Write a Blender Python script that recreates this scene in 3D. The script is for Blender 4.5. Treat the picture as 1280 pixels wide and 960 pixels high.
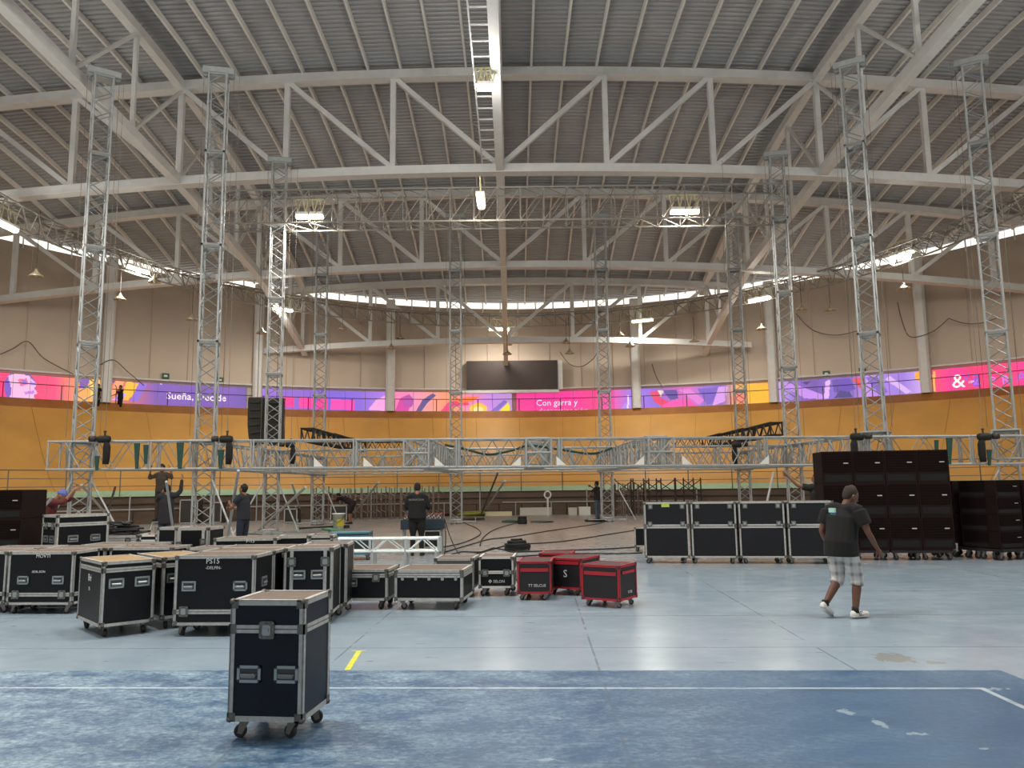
import bpy, math, random
import numpy as np
from mathutils import Vector, Matrix
random.seed(7)
for o in list(bpy.data.objects): bpy.data.objects.remove(o)
COL = bpy.context.scene.collection
R_ = math.radians
# ------------------------------------------------------------------ camera
F = 985.0; PT = R_(7.4); RL = R_(0.72); H = 1.7
cam = bpy.data.cameras.new('camera'); cam.sensor_width = 36; cam.lens = F / 1280 * 36; cam.clip_end = 300
co = bpy.data.objects.new('camera', cam); COL.objects.link(co)
Rv = Vector((1, 0, 0)); Uv = Vector((0, -math.sin(PT), math.cos(PT))); Fv = Vector((0, math.cos(PT), math.sin(PT)))
cr = math.cos(RL) * Rv - math.sin(RL) * Uv; cu = math.sin(RL) * Rv + math.cos(RL) * Uv
m = Matrix((cr, cu, -Fv)).transposed().to_4x4(); m.translation = (0, 0, H); co.matrix_world = m
bpy.context.scene.camera = co
# ------------------------------------------------------------------ world, exposure
w = bpy.data.worlds.new('world'); bpy.context.scene.world = w; w.use_nodes = True
w.node_tree.nodes['Background'].inputs[0].default_value = (0.80, 0.78, 0.76, 1)
w.node_tree.nodes['Background'].inputs[1].default_value = 0.72
vs = bpy.context.scene.view_settings
vs.view_transform = 'Standard'; vs.look = 'None'; vs.gamma = 1; vs.use_curve_mapping = False; vs.exposure = 0.0
LAMP_W = 300.0            # power of one floodlight
STRIP_E = 1.15             # daylight through the clerestory
# ------------------------------------------------------------------ pixel helpers (1280x960 photograph)
def ray(x, y):
    dx = (x - 640) / F; dy = (480 - y) / F
    a = dx * math.cos(RL) + dy * math.sin(RL); b = -dx * math.sin(RL) + dy * math.cos(RL)
    return a, math.cos(PT) - b * math.sin(PT), math.sin(PT) + b * math.cos(PT)
def fl(x, y, z=0.0):
    d = ray(x, y); t = (z - H) / d[2]; return Vector((d[0] * t, d[1] * t, z))
def at(x, y, Y):
    d = ray(x, y); t = Y / d[1]; return Vector((d[0] * t, Y, H + d[2] * t))
def proj(X, Y, Z):
    v = Vector((X, Y, Z - H)); a = v.x; b = v.dot(Uv); c = v.dot(Fv)
    dx = a * math.cos(RL) - b * math.sin(RL); dy = a * math.sin(RL) + b * math.cos(RL)
    return 640 + F * dx / c, 480 - F * dy / c
CX, CY, RW = 0.48, 14.65, 40.0
def onwall(x, y, R=RW):
    d = ray(x, y); ax, az = d[0] / d[1], d[2] / d[1]
    A = ax * ax + 1; B = -2 * (ax * CX + CY); C = CX * CX + CY * CY - R * R
    t = (-B + math.sqrt(B * B - 4 * A * C)) / 2 / A
    return math.atan2(t - CY, ax * t - CX), H + az * t
def pol(th, R, z): return (CX + R * math.cos(th), CY + R * math.sin(th), z)
def zroof(x, y): return 19.34 - .0023 * (x + .4) ** 2 - .00664 * (y - 27.8) ** 2
# ------------------------------------------------------------------ materials
def lin(c):
    if isinstance(c, str): c = [int(c[i:i + 2], 16) / 255 for i in (0, 2, 4)]
    return tuple(((v / 12.92) if v <= .04045 else ((v + .055) / 1.055) ** 2.4) for v in c) + (1,)
MATS = {}
def mat(name, col, rough=.5, metal=0, var=0, vscale=3, spec=.5, emit=0, ecol=None, bump=0, bscale=40):
    if name in MATS: return MATS[name]
    M = bpy.data.materials.new(name); M.use_nodes = True; nt = M.node_tree; b = nt.nodes['Principled BSDF']
    b.inputs['Base Color'].default_value = lin(col); b.inputs['Roughness'].default_value = rough
    b.inputs['Metallic'].default_value = metal; b.inputs['Specular IOR Level'].default_value = spec
    if emit:
        b.inputs['Emission Color'].default_value = lin(ecol or col); b.inputs['Emission Strength'].default_value = emit
    if var or bump:
        tc = nt.nodes.new('ShaderNodeTexCoord'); n = nt.nodes.new('ShaderNodeTexNoise')
        n.inputs['Scale'].default_value = vscale; n.inputs['Detail'].default_value = 6
        nt.links.new(tc.outputs['Object'], n.inputs['Vector'])
        if var:
            mp = nt.nodes.new('ShaderNodeMapRange'); mp.inputs[1].default_value = .3; mp.inputs[2].default_value = .7
            mp.inputs[3].default_value = 1 - var; mp.inputs[4].default_value = 1 + var
            nt.links.new(n.outputs[0], mp.inputs[0])
            mx = nt.nodes.new('ShaderNodeVectorMath'); mx.operation = 'SCALE'; mx.inputs[0].default_value = lin(col)[:3]
            nt.links.new(mp.outputs[0], mx.inputs['Scale']); nt.links.new(mx.outputs[0], b.inputs['Base Color'])
        if bump:
            n2 = nt.nodes.new('ShaderNodeTexNoise'); n2.inputs['Scale'].default_value = bscale
            nt.links.new(tc.outputs['Object'], n2.inputs['Vector'])
            bp = nt.nodes.new('ShaderNodeBump'); bp.inputs['Strength'].default_value = bump; bp.inputs['Distance'].default_value = .01
            nt.links.new(n2.outputs[0], bp.inputs['Height']); nt.links.new(bp.outputs[0], b.inputs['Normal'])
    MATS[name] = M; return M
steel = mat('white_painted_steel', 'd6d5d1', .5, var=.05)
deckm = mat('roof_sheet', 'a8a9aa', .45, .1, var=.06, vscale=.4)
purlm = mat('purlin_paint', 'dedcd6', .5)
wallm = mat('beige_wall', 'cebcaa', .8, var=.05, vscale=.25)
trackm = mat('track_wood', 'c8954a', .45, var=.09, vscale=.5)
rimm = mat('track_rim_wood', '9c672e', .5, var=.12, vscale=1.5)
bluem = mat('pale_green_band', '9bb896', .5, var=.06)
apronm = mat('brown_boards', '5f4a3a', .6, var=.15, vscale=1)
alu = mat('aluminium', 'a9acab', .42, .3, var=.08, vscale=8)
alud = mat('aluminium_lacing', '979a99', .45, .3)
caseb = mat('black_laminate', '0d0e12', .42, spec=.28, var=.25, vscale=5, bump=.1)
casen = mat('navy_laminate', '0a131f', .4, spec=.3, var=.2, vscale=5, bump=.1)
edgem = mat('worn_aluminium_edge', 'bab9b3', .45, .35, var=.16, vscale=22)
capm = mat('zinc_hardware', '6f6c66', .4, .7, var=.3, vscale=30)
chrom = mat('handle_metal', 'a5aaa8', .3, .7, var=.1)
redm = mat('red_edge', 'a81f2c', .45, var=.1)
topm = mat('dusty_case_top', '665549', .6, var=.18, vscale=6)
rub = mat('caster_rubber', '2b2927', .6)
blackm = mat('black_paint', '15120f', .7)
subm = mat('speaker_black', '1f1411', .8, spec=.12, var=.1)
grillm = mat('speaker_grille', '160d0b', .9, spec=.08)
whitem = mat('white_paint', 'e2e0da', .5)
darkmetal = mat('dark_metal', '3a3532', .5, .3)
cablem = mat('cable_rubber', '1b1b1c', .6)
lampm = mat('lamp_glow', 'fff3d0', emit=9, ecol='fff0c4')
lampw = mat('lamp_glow_white', 'f4faff', emit=16, ecol='e9f4ff')
green = mat('green_sling', '24473d', .8)
skin = mat('skin_tan', '8a5f48', .6); skind = mat('skin_brown', '6b4736', .6)
hairm = mat('black_hair', '14110f', .8)
# ------------------------------------------------------------------ mesh builder
class MB:
    def __init__(s): s.v = []; s.f = []; s.mi = []; s.cur = 0
    def add(s, vs, fs):
        n = len(s.v); s.v += [tuple(v) for v in vs]; s.f += [tuple(n + i for i in f) for f in fs]; s.mi += [s.cur] * len(fs); return s
    def box(s, x0, y0, z0, x1, y1, z1):
        return s.add([(x0,y0,z0),(x1,y0,z0),(x1,y1,z0),(x0,y1,z0),(x0,y0,z1),(x1,y0,z1),(x1,y1,z1),(x0,y1,z1)],
                     [(0,3,2,1),(4,5,6,7),(0,1,5,4),(1,2,6,5),(2,3,7,6),(3,0,4,7)])
    def cbox(s, c, d): return s.box(c[0]-d[0]/2, c[1]-d[1]/2, c[2]-d[2]/2, c[0]+d[0]/2, c[1]+d[1]/2, c[2]+d[2]/2)
    def bev(s, x0, y0, z0, x1, y1, z1, b, ax='z'):
        # box with the four edges along ax chamfered
        def P(a, c, t):
            return {'z': (a, c, t), 'y': (a, t, c), 'x': (t, a, c)}[ax]
        lo = {'z': (x0,y0,z0,x1,y1,z1), 'y': (x0,z0,y0,x1,z1,y1), 'x': (y0,z0,x0,y1,z1,x1)}[ax]
        a0,c0,t0,a1,c1,t1 = lo
        ring = [(a0+b,c0),(a1-b,c0),(a1,c0+b),(a1,c1-b),(a1-b,c1),(a0+b,c1),(a0,c1-b),(a0,c0+b)]
        vs_ = [P(a,c,t0) for a,c in ring] + [P(a,c,t1) for a,c in ring]
        fs = [tuple(range(7,-1,-1)), tuple(range(8,16))] + [(i,(i+1)%8,8+(i+1)%8,8+i) for i in range(8)]
        return s.add(vs_, fs)
    def tube(s, a, b, r, n=6, r2=None, rect=None):
        a = Vector(a); b = Vector(b); d = (b - a)
        if d.length < 1e-6: return s
        d.normalize(); up = Vector((0,0,1)) if abs(d.z) < .9 else Vector((0,1,0))
        x = d.cross(up).normalized(); y = x.cross(d).normalized(); r2 = r if r2 is None else r2
        if rect:
            hw, hh = rect[0]/2, rect[1]/2; pr = [(-hw,-hh),(hw,-hh),(hw,hh),(-hw,hh)]; n = 4
            ra = [a + x*p + y*q for p, q in pr]; rb = [b + x*p + y*q for p, q in pr]
        else:
            pr = [(math.cos(2*math.pi*i/n), math.sin(2*math.pi*i/n)) for i in range(n)]
            ra = [a + (x*p + y*q)*r for p, q in pr]; rb = [b + (x*p + y*q)*r2 for p, q in pr]
        return s.add(ra + rb, [tuple(range(n-1,-1,-1)), tuple(range(n,2*n))] + [(i,(i+1)%n,n+(i+1)%n,n+i) for i in range(n)])
    def path(s, pts, r, n=6):
        pts = [Vector(p) for p in pts]; rings = []
        for i, p in enumerate(pts):
            d = (pts[min(i+1,len(pts)-1)] - pts[max(i-1,0)]).normalized()
            up = Vector((0,0,1)) if abs(d.z) < .95 else Vector((0,1,0))
            x = d.cross(up).normalized(); y = x.cross(d).normalized()
            rr = r[i] if isinstance(r, (list, tuple)) else r
            rings.append([p + (x*math.cos(2*math.pi*k/n) + y*math.sin(2*math.pi*k/n))*rr for k in range(n)])
        vs_ = [v for q in rings for v in q]; fs = [tuple(range(n-1,-1,-1)), tuple(range(len(vs_)-n, len(vs_)))]
        for i in range(len(pts)-1):
            for k in range(n): fs.append((i*n+k, i*n+(k+1)%n, (i+1)*n+(k+1)%n, (i+1)*n+k))
        return s.add(vs_, fs)
    def sweepbox(s, pts, wd, ht, side):
        # rectangular section swept; side = horizontal side vector(s)
        vs_ = []; n = len(pts)
        for i, p in enumerate(pts):
            p = Vector(p); sd = Vector(side) * wd/2
            vs_ += [p - sd - Vector((0,0,ht/2)), p + sd - Vector((0,0,ht/2)), p + sd + Vector((0,0,ht/2)), p - sd + Vector((0,0,ht/2))]
        fs = [(3,2,1,0), (4*n-4,4*n-3,4*n-2,4*n-1)]
        for i in range(n-1):
            for k in range(4): fs.append((4*i+k, 4*i+(k+1)%4, 4*i+4+(k+1)%4, 4*i+4+k))
        return s.add(vs_, fs)
    def lathe(s, prof, c=(0,0,0), n=16, axis='z'):
        vs_ = []
        for r, z in prof:
            for k in range(n):
                a = 2*math.pi*k/n; p = (r*math.cos(a), r*math.sin(a), z)
                if axis == 'x': p = (p[2], p[0], p[1])
                if axis == 'y': p = (p[0], p[2], p[1])
                vs_.append((p[0]+c[0], p[1]+c[1], p[2]+c[2]))
        fs = [tuple(range(n-1,-1,-1)), tuple(range(len(vs_)-n, len(vs_)))]
        for i in range(len(prof)-1):
            for k in range(n): fs.append((i*n+k, i*n+(k+1)%n, (i+1)*n+(k+1)%n, (i+1)*n+k))
        return s.add(vs_, fs)
    def sphere(s, c, r, n=8, m_=5):
        rr = r if isinstance(r, (tuple, list)) else (r,r,r); vs_ = []; fs = []
        for i in range(m_+1):
            t = math.pi*i/m_
            for k in range(n):
                a = 2*math.pi*k/n
                vs_.append((c[0]+rr[0]*math.sin(t)*math.cos(a), c[1]+rr[1]*math.sin(t)*math.sin(a), c[2]-rr[2]*math.cos(t)))
        for i in range(m_):
            for k in range(n): fs.append((i*n+k, i*n+(k+1)%n, (i+1)*n+(k+1)%n, (i+1)*n+k))
        return s.add(vs_, fs)
    def mesh(s, name, mats, smooth=False):
        me = bpy.data.meshes.new(name); me.from_pydata(s.v, [], s.f)
        for q in (mats if isinstance(mats, (list, tuple)) else [mats]): me.materials.append(q)
        if any(s.mi): me.polygons.foreach_set('material_index', s.mi)
        if smooth: me.polygons.foreach_set('use_smooth', [True]*len(me.polygons))
        me.update(); return me
    def build(s, name, mats, parent=None, smooth=False, loc=None, rz=0):
        return link(name, s.mesh(name, mats, smooth), parent, loc, rz)
def link(name, me, parent=None, loc=None, rz=0, rot=None):
    o = bpy.data.objects.new(name, me); COL.objects.link(o)
    if parent is not None: o.parent = parent
    if loc is not None: o.location = loc
    o.rotation_euler = rot if rot else (0, 0, rz)
    return o
def thing(name, label, cat, loc=(0,0,0), rz=0, group=None, rot=None):
    return tag(link(name, None, None, loc, rz, rot), label, cat, group)
def tag(o, label, cat, group=None):
    o['label'] = label; o['category'] = cat
    if group: o['group'] = group
    return o
def struct(o): o['kind'] = 'structure'; return o
def textmesh(s, size=1.0, depth=0.0, align='CENTER'):
    c = bpy.data.curves.new('lettering', 'FONT'); c.body = s; c.size = size; c.extrude = depth; c.align_x = align; c.align_y = 'CENTER'
    c.resolution_u = 2
    o = bpy.data.objects.new('lettering', c); COL.objects.link(o)
    dg = bpy.context.evaluated_depsgraph_get(); me = bpy.data.meshes.new_from_object(o.evaluated_get(dg))
    bpy.data.objects.remove(o); return me
def text(s, size, m_, parent, loc, rot, name='lettering', depth=.0015):
    me = textmesh(s, size, depth); me.materials.clear(); me.materials.append(m_)
    return link(name, me, parent, loc, rot=rot)
# node helpers
class N:
    def __init__(s, M): s.t = M.node_tree
    def __call__(s, typ, **kw):
        n = s.t.nodes.new('ShaderNode' + typ)
        for k, v in kw.items():
            if k.startswith('i'): 
                key = int(k[1:]) if k[1:].isdigit() else k[1:]
                if isinstance(v, bpy.types.NodeSocket): s.t.links.new(v, n.inputs[key])
                else: n.inputs[key].default_value = v
            else: setattr(n, k, v)
        return n.outputs[0]
    def m(s, op, a, b=0.0, c=0.0, clamp=False): return s('Math', operation=op, use_clamp=clamp, i0=a, i1=b, i2=c)
    def mix(s, f, a, b):
        n = s.t.nodes.new('ShaderNodeMix'); n.data_type = 'RGBA'
        for k, v in ((0, f), (6, a), (7, b)):
            if isinstance(v, bpy.types.NodeSocket): s.t.links.new(v, n.inputs[k])
            else: n.inputs[k].default_value = v
        return n.outputs[2]
# ------------------------------------------------------------------ FLOOR
def floor_material():
    M = bpy.data.materials.new('painted_floor'); M.use_nodes = True; n = N(M); b = M.node_tree.nodes['Principled BSDF']
    tc = M.node_tree.nodes.new('ShaderNodeTexCoord'); sep = M.node_tree.nodes.new('ShaderNodeSeparateXYZ')
    M.node_tree.links.new(tc.outputs['Object'], sep.inputs[0]); x, y = sep.outputs[0], sep.outputs[1]
    u = n.m('SUBTRACT', x, n.m('MULTIPLY', y, .03)); v = n.m('ADD', y, n.m('MULTIPLY', x, .052))
    P = tc.outputs['Object']
    def noise(sc, det=6, st=(1,1,1), r=.6):
        mp = n('Mapping', iVector=P, iScale=st); return n('TexNoise', iVector=mp, iScale=sc, iDetail=det, iRoughness=r)
    def rng(a, lo, hi, o0=0.0, o1=1.0): return n('MapRange', i0=a, i1=lo, i2=hi, i3=o0, i4=o1)
    def band(a, c, w_): return n.m('LESS_THAN', n.m('ABSOLUTE', n.m('SUBTRACT', a, c)), w_)
    n1 = noise(.6); n2 = noise(2.2, 8, (1, 1.5, 1), .7); n3 = noise(16, 7, (1, 1.3, 1), .8); n4 = noise(1.2, 4)
    edge = n.m('MULTIPLY', n.m('SUBTRACT', n3, .5), .10)
    vv = n.m('ADD', v, edge)
    light = n.mix(rng(n1, .35, .65), lin('8b9dac'), lin('9aabb7'))
    light = n.mix(rng(n2, .60, .76, 0, .3), light, lin('b0bdc6'))
    # farther infield turns beige: dust, plus the track's reflection painted in
    dust_reflect = rng(n.m('ADD', y, n.m('MULTIPLY', n1, 8.)), 19, 28, 0, .8)
    light = n.mix(dust_reflect, light, lin('928b80'))
    dark = n.mix(rng(n1, .3, .7), lin('27496c'), lin('345a7c'))
    scuff = n.m('MULTIPLY', rng(n.m('ADD', n.m('MULTIPLY', n2, .5), n.m('MULTIPLY', noise(15, 8, (1,1.5,1), .8), .5)), .44, .60), rng(n3, .34, .56))
    left = rng(n.m('ADD', x, n.m('MULTIPLY', n4, 3.)), -1.5, 4.2, 1.0, .16)
    nearedge = rng(v, 6.9, 7.7, 0, .35)
    dark = n.mix(n.m('MULTIPLY', scuff, n.m('ADD', left, nearedge), clamp=True), dark, lin('9bb4c0'))
    dark = n.mix(rng(noise(30, 4, (1,1,1), .8), .68, .74, 0, .6), dark, lin('b9c6cc'))
    zone = n.m('MULTIPLY', n.m('LESS_THAN', vv, 7.62), n.m('LESS_THAN', u, 4.15))
    col = n.mix(zone, light, dark)
    # white court line
    wear = rng(noise(5, 6), .35, .5)
    l1 = n.m('MULTIPLY', band(v, 6.975, .022), n.m('LESS_THAN', u, 3.66))
    l2 = n.m('MULTIPLY', band(u, 3.64, .025), n.m('LESS_THAN', v, 6.99))
    col = n.mix(n.m('MULTIPLY', n.m('MAXIMUM', l1, l2), n.m('ADD', n.m('MULTIPLY', wear, .4), .3)), col, lin('b9c6c8'))
    # seams of the floor sheets
    s = None
    for c in (5.15, 8.66, 10.7, 13.0, 18.3, 23.5, 29.0, 34.5):
        q = band(n.m('ADD', v, n.m('MULTIPLY', n.m('SUBTRACT', n4, .5), .03)), c, .010 + c*.0004); s = q if s is None else n.m('MAXIMUM', s, q)
    for c in (-7.1, -2.05, .55, 2.88, 8.2):
        s = n.m('MAXIMUM', s, n.m('MULTIPLY', band(u, c, .012), rng(noise(1.3), .42, .5)))
    col = n.mix(n.m('MULTIPLY', s, .42), col, lin('4a545c'))
    # wear marks: dark chips, brown patch, chalky scrapes
    col = n.mix(rng(noise(3.2, 3, (1, 4, 1), .5), .70, .72, 0, .55), col, lin('5d6469'))
    def blob(cx, cy, rx, ry, sc=6, thr=1.0):
        a = n.m('POWER', n.m('DIVIDE', n.m('SUBTRACT', x, cx), rx), 2.0); c = n.m('POWER', n.m('DIVIDE', n.m('SUBTRACT', y, cy), ry), 2.0)
        return n.m('LESS_THAN', n.m('ADD', n.m('ADD', a, c), n.m('MULTIPLY', n.m('SUBTRACT', noise(sc), .5), 4.0)), thr)
    col = n.mix(n.m('MULTIPLY', blob(3.68, 7.95, .17, .22, 9), .7), col, lin('8a8880'))
    col = n.mix(n.m('MULTIPLY', blob(3.95, 7.72, .10, .08), .5), col, lin('8a877f'))
    for cx, cy, rx, ry in ((2.46, 6.15, .09, .12), (2.58, 5.85, .06, .18), (2.72, 5.62, .12, .05), (3.9, 6.75, .2, .07), (1.1, 11.0, .5, .1), (.2, 5.2, .1, .04), (3.0, 5.3, .08, .03)):
        col = n.mix(n.m('MULTIPLY', blob(cx, cy, rx*.8, ry*.8, 14, .5), .4), col, lin('b9c8cc'))
    M.node_tree.links.new(col, b.inputs['Base Color'])
    rr = n.m('ADD', rng(n2, .3, .7, .15, .27), n.m('ADD', n.m('MULTIPLY', zone, .22), n.m('MULTIPLY', dust_reflect, .12)))
    M.node_tree.links.new(rr, b.inputs['Roughness']); b.inputs['Specular IOR Level'].default_value = .5
    bp = M.node_tree.nodes.new('ShaderNodeBump'); bp.inputs['Strength'].default_value = .12; bp.inputs['Distance'].default_value = .02
    M.node_tree.links.new(noise(1.6, 3), bp.inputs['Height']); M.node_tree.links.new(bp.outputs[0], b.inputs['Normal'])
    return M
mb = MB(); mb.box(-48, -14, -.2, 48, 56, 0); struct(mb.build('floor', floor_material()))
# ------------------------------------------------------------------ TRACK (banked velodrome bend)
TH0, TH1, NT = R_(-21), R_(201), 148
def ring(prof, name, m_, parent=None, smooth=False, t0=TH0, t1=TH1, nt=NT, closed=False):
    vs_ = []; fs = []; k = len(prof)
    for i in range(nt+1):
        th = t0 + (t1-t0)*i/nt
        for R, z in prof: vs_.append(pol(th, R, z))
    for i in range(nt):
        for j in range(k if closed else k-1): fs.append((i*k+j, i*k+(j+1)%k, (i+1)*k+(j+1)%k, (i+1)*k+j))
    mb = MB(); mb.add(vs_, fs); return mb.build(name, m_, parent, smooth)
bank = [(33.5,1.72),(34.3,2.15),(35.4,2.88),(36.6,3.82),(37.8,4.85),(39.0,5.95),(39.45,6.38)]
tr = ring(bank, 'trim_1', trackm, smooth=True); struct(tr)
ring([(39.45,6.38),(39.98,6.9),(40.3,6.9)], 'rim_boards', rimm, tr)  # top boards, with light falloff painted into their darker tone
ring([(32.7,1.42),(33.1,1.5),(33.5,1.72)], 'apron_band', bluem, tr)
ap = ring([(33.0,0.0),(33.0,.66),(32.94,.68),(32.94,1.02),(32.86,1.04),(32.86,1.40),(32.7,1.42)], 'trim_2', apronm); struct(ap)
ring([(32.82,1.02),(32.82,1.06),(32.86,1.06),(32.86,1.02)], 'ledge', mat('dark_boards', '3b2e26', .6), ap, closed=True)
# apron boards: joints between the brown sheets
jm = MB()
for i in range(60):
    th = R_(20) + R_(140)*i/60
    a = pol(th, 32.93, 0); b_ = pol(th, 32.93, .66); jm.tube(a, b_, .02, 4)
jb = jm.build('board_joint', mat('joint_dark', '2f2722', .8), ap); jb['kind'] = 'stuff'
# track panel seams
sm = MB()
for i in range(30):
    th = R_(25) + R_(130)*i/30
    for j in range(len(bank)-1):
        a = pol(th, bank[j][0]-.01, bank[j][1]+.006); b_ = pol(th, bank[j+1][0]-.01, bank[j+1][1]+.006); sm.tube(a, b_, .008, 4)
so = sm.build('panel_seam', rimm, tr); so['kind'] = 'stuff'
# ------------------------------------------------------------------ WALL + CLERESTORY
def ztop(th):
    p = pol(th, RW, 0); return zroof(p[0], p[1])
vs_, fs, ws, wf = [], [], [], []
for i in range(NT+1):
    th = TH0 + (TH1-TH0)*i/NT; z = ztop(th)
    vs_ += [pol(th, 40.3, 6.85), pol(th, 40.3, z-.34), pol(th, 40.5, z-.34)]
    ws += [pol(th, 40.36, z-.34), pol(th, 40.36, z+.1)]
for i in range(NT):
    fs += [(3*i,3*i+3,3*i+4,3*i+1), (3*i+1,3*i+4,3*i+5,3*i+2)]; wf.append((2*i,2*i+2,2*i+3,2*i+1))
mb = MB(); mb.add(vs_, fs); wall = struct(mb.build('wall_far', wallm, smooth=True))
clm = mat('daylight_panel', 'ffffff', .6, emit=STRIP_E, ecol='fff8ee')
mb = MB(); mb.add(ws, wf); win = struct(mb.build('window_1', clm))
mbm = MB()
for i in range(90):
    th = R_(10) + R_(160)*i/90; z = ztop(th)
    mbm.tube(pol(th, 40.3, z-.6), pol(th, 40.3, z+.1), .05, 4)
mbm.build('mullions', steel, win)
# sill ledge above the banner row, thin sheet joints in the wall
ring([(40.3,8.42),(40.05,8.42),(40.05,8.52),(40.3,8.52)], 'sill', steel, wall, closed=True)
mb = MB()
for i in range(48):
    th = R_(15) + R_(150)*i/48; mb.tube(pol(th, 40.27, 8.5), pol(th, 40.27, ztop(th)-.6), .03, 4)
so = mb.build('sheet_joint', mat('wall_joint', 'c4b3a1', .8), wall); so['kind'] = 'stuff'
# wall columns
for x in (20, 133, 322, 488, 795, 966, 1157, 1262):
    th = onwall(x, 470)[0]
    if x in (20, 1262): th = onwall(x + (-45 if x < 100 else 75), 470)[0]
    c = pol(th, 40.02, 0); mb = MB(); z1 = ztop(th) - .1
    mb.bev(-.3, -.3, 6.9, .3, .3, z1, .12)
    mb.build('column', steel, wall, loc=(c[0], c[1], 0), rz=th)
# ------------------------------------------------------------------ CEILING deck + purlins
vs_, fs = [], []; y = -9.0; rows = []
per = .28; prof = [(0,0),(.12,0),(.15,.08),(.25,.08)]
while y < 55.2:
    for dy, dz in prof:
        yy = y + dy; R2 = 40.8**2 - (yy-CY)**2
        if R2 > 0: rows.append((yy, dz, math.sqrt(R2)))
    y += per
NC = 30
for yy, dz, hw in rows:
    for i in range(NC+1):
        x = CX - hw + 2*hw*i/NC; vs_.append((x, yy, zroof(x, yy) + .28 + dz))
for j in range(len(rows)-1):
    for i in range(NC): fs.append((j*(NC+1)+i, (j+1)*(NC+1)+i, (j+1)*(NC+1)+i+1, j*(NC+1)+i+1))
mb = MB(); mb.add(vs_, fs); ceil = struct(mb.build('ceiling', deckm))
for k in range(-27, 28):
    x = -.4 + 1.38*k; R2 = 40.2**2 - (x-CX)**2
    if R2 < 100: continue
    y1 = CY + math.sqrt(R2); y0 = -8 if abs(x) < 30 else max(-8, CY - math.sqrt(R2))
    n_ = 18; mb = MB()
    mb.sweepbox([(x, y0+(y1-y0)*i/n_, zroof(x, y0+(y1-y0)*i/n_)+.14) for i in range(n_+1)], .09, .24, (1,0,0))
    mb.build('purlin', purlm, ceil)
# overlap joints of the roof sheets
mb = MB()
for yy in (20.5, 26.2, 36.5, 46.5):
    hw = math.sqrt(40.2**2-(yy-CY)**2)
    mb.sweepbox([(CX-hw+2*hw*i/24, yy, zroof(CX-hw+2*hw*i/24, yy)+.26) for i in range(25)], .0, .03, (0,1,0))
# ------------------------------------------------------------------ ROOF TRUSSES
def roof_truss(Y, zt, zb, xe, label, tb=.42, xeb=None):
    t = thing('roof_truss', label, 'truss', (0,0,0), 0, 'curved roof trusses across the hall')
    zt_ = lambda x: zt - .0024*(x+.4)**2; zb_ = lambda x: zb - .0021*(x+.4)**2
    xeb = xeb or xe
    for nm, zf, e, hh in (('top_chord', zt_, xe, .36), ('bottom_chord', zb_, xeb, .34)):
        mb = MB(); pts = [(-.4 - e + 2*e*i/32, Y, zf(-.4 - e + 2*e*i/32)) for i in range(33)]
        mb.sweepbox(pts, .4, hh, (0,1,0)); mb.sweepbox([(p[0], Y, p[2]-hh/2-.01) for p in pts], .5, .05, (0,1,0)); mb.build(nm, steel, t)
    k = 0
    nodes = [i for i in range(-8, 9) if abs(i*4.47) < min(xe, xeb)]
    for i in nodes:
        x = -.4 + 4.47*i
        mb = MB(); mb.tube((x, Y, zb_(x)), (x, Y, zt_(x)), 0, rect=(.22,.22)); mb.build('vertical', steel, t)
        if i != 0:
            xi = x - math.copysign(4.47, i)
            mb = MB(); mb.tube((x, Y, zt_(x)-.1), (xi, Y, zb_(xi)+.1), 0, rect=(.2,.2)); mb.build('diagonal', steel, t)
    return t
roof_truss(19.3, 19.05, 15.4, 38, 'nearest curved white roof truss, its lower beam clipping the top left corner')
roof_truss(31.5, 19.12, 14.85, 35, 'white curved roof truss highest in view, crossing just under the bright ceiling lamp')
roof_truss(42.0, 17.85, 13.75, 28.5, 'middle white curved roof truss behind the straight lighting bridge')
roof_truss(51.3, 15.3, 11.3, 15.6, 'farthest white roof truss close to the end wall above the scoreboard', xeb=16.2)
def long_truss(x, label, thick=.3):
    t = thing('longitudinal_truss', label, 'truss', (0,0,0), 0, 'trusses running towards the far wall')
    y1 = CY + math.sqrt(39.9**2-(x-CX)**2)
    zt_ = lambda y: zroof(x, y) - .22
    ys = np.linspace(8, y1, 26)
    def zb_(y):
        c = .0023*(x+.4)**2
        return np.interp(y, [8, 19.3, 31.5, 42.0, 51.3, 55], [14.6, 15.4, 14.85, 13.75, 11.3, 9.9]) - c*.9
    for nm, zf in (('top_chord', zt_), ('bottom_chord', zb_)):
        mb = MB(); mb.sweepbox([(x, yy, zf(yy)) for yy in ys], thick, thick*1.1, (1,0,0)); mb.build(nm, steel, t)
    nd = [11.2, 15.2, 19.3, 23.4, 27.4, 31.5, 35.0, 38.5, 42.0, 45.1, 48.2, 51.3]
    nd = [q for q in nd if q < y1-.5]
    for i, yy in enumerate(nd):
        mb = MB(); mb.tube((x, yy, zb_(yy)), (x, yy, zt_(yy)), 0, rect=(.15,.15)); mb.build('vertical', steel, t)
        if i: mb = MB(); mb.tube((x, yy, zt_(yy)-.1), (x, nd[i-1], zb_(nd[i-1])+.1), 0, rect=(.12,.12)); mb.build('diagonal', steel, t)
long_truss(-.4, 'central white truss running away under the ridge of the roof')
long_truss(-13.8, 'white truss running away above the left tower pair', .34)
long_truss(13.0, 'white truss running away above the right tower pair', .34)
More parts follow.
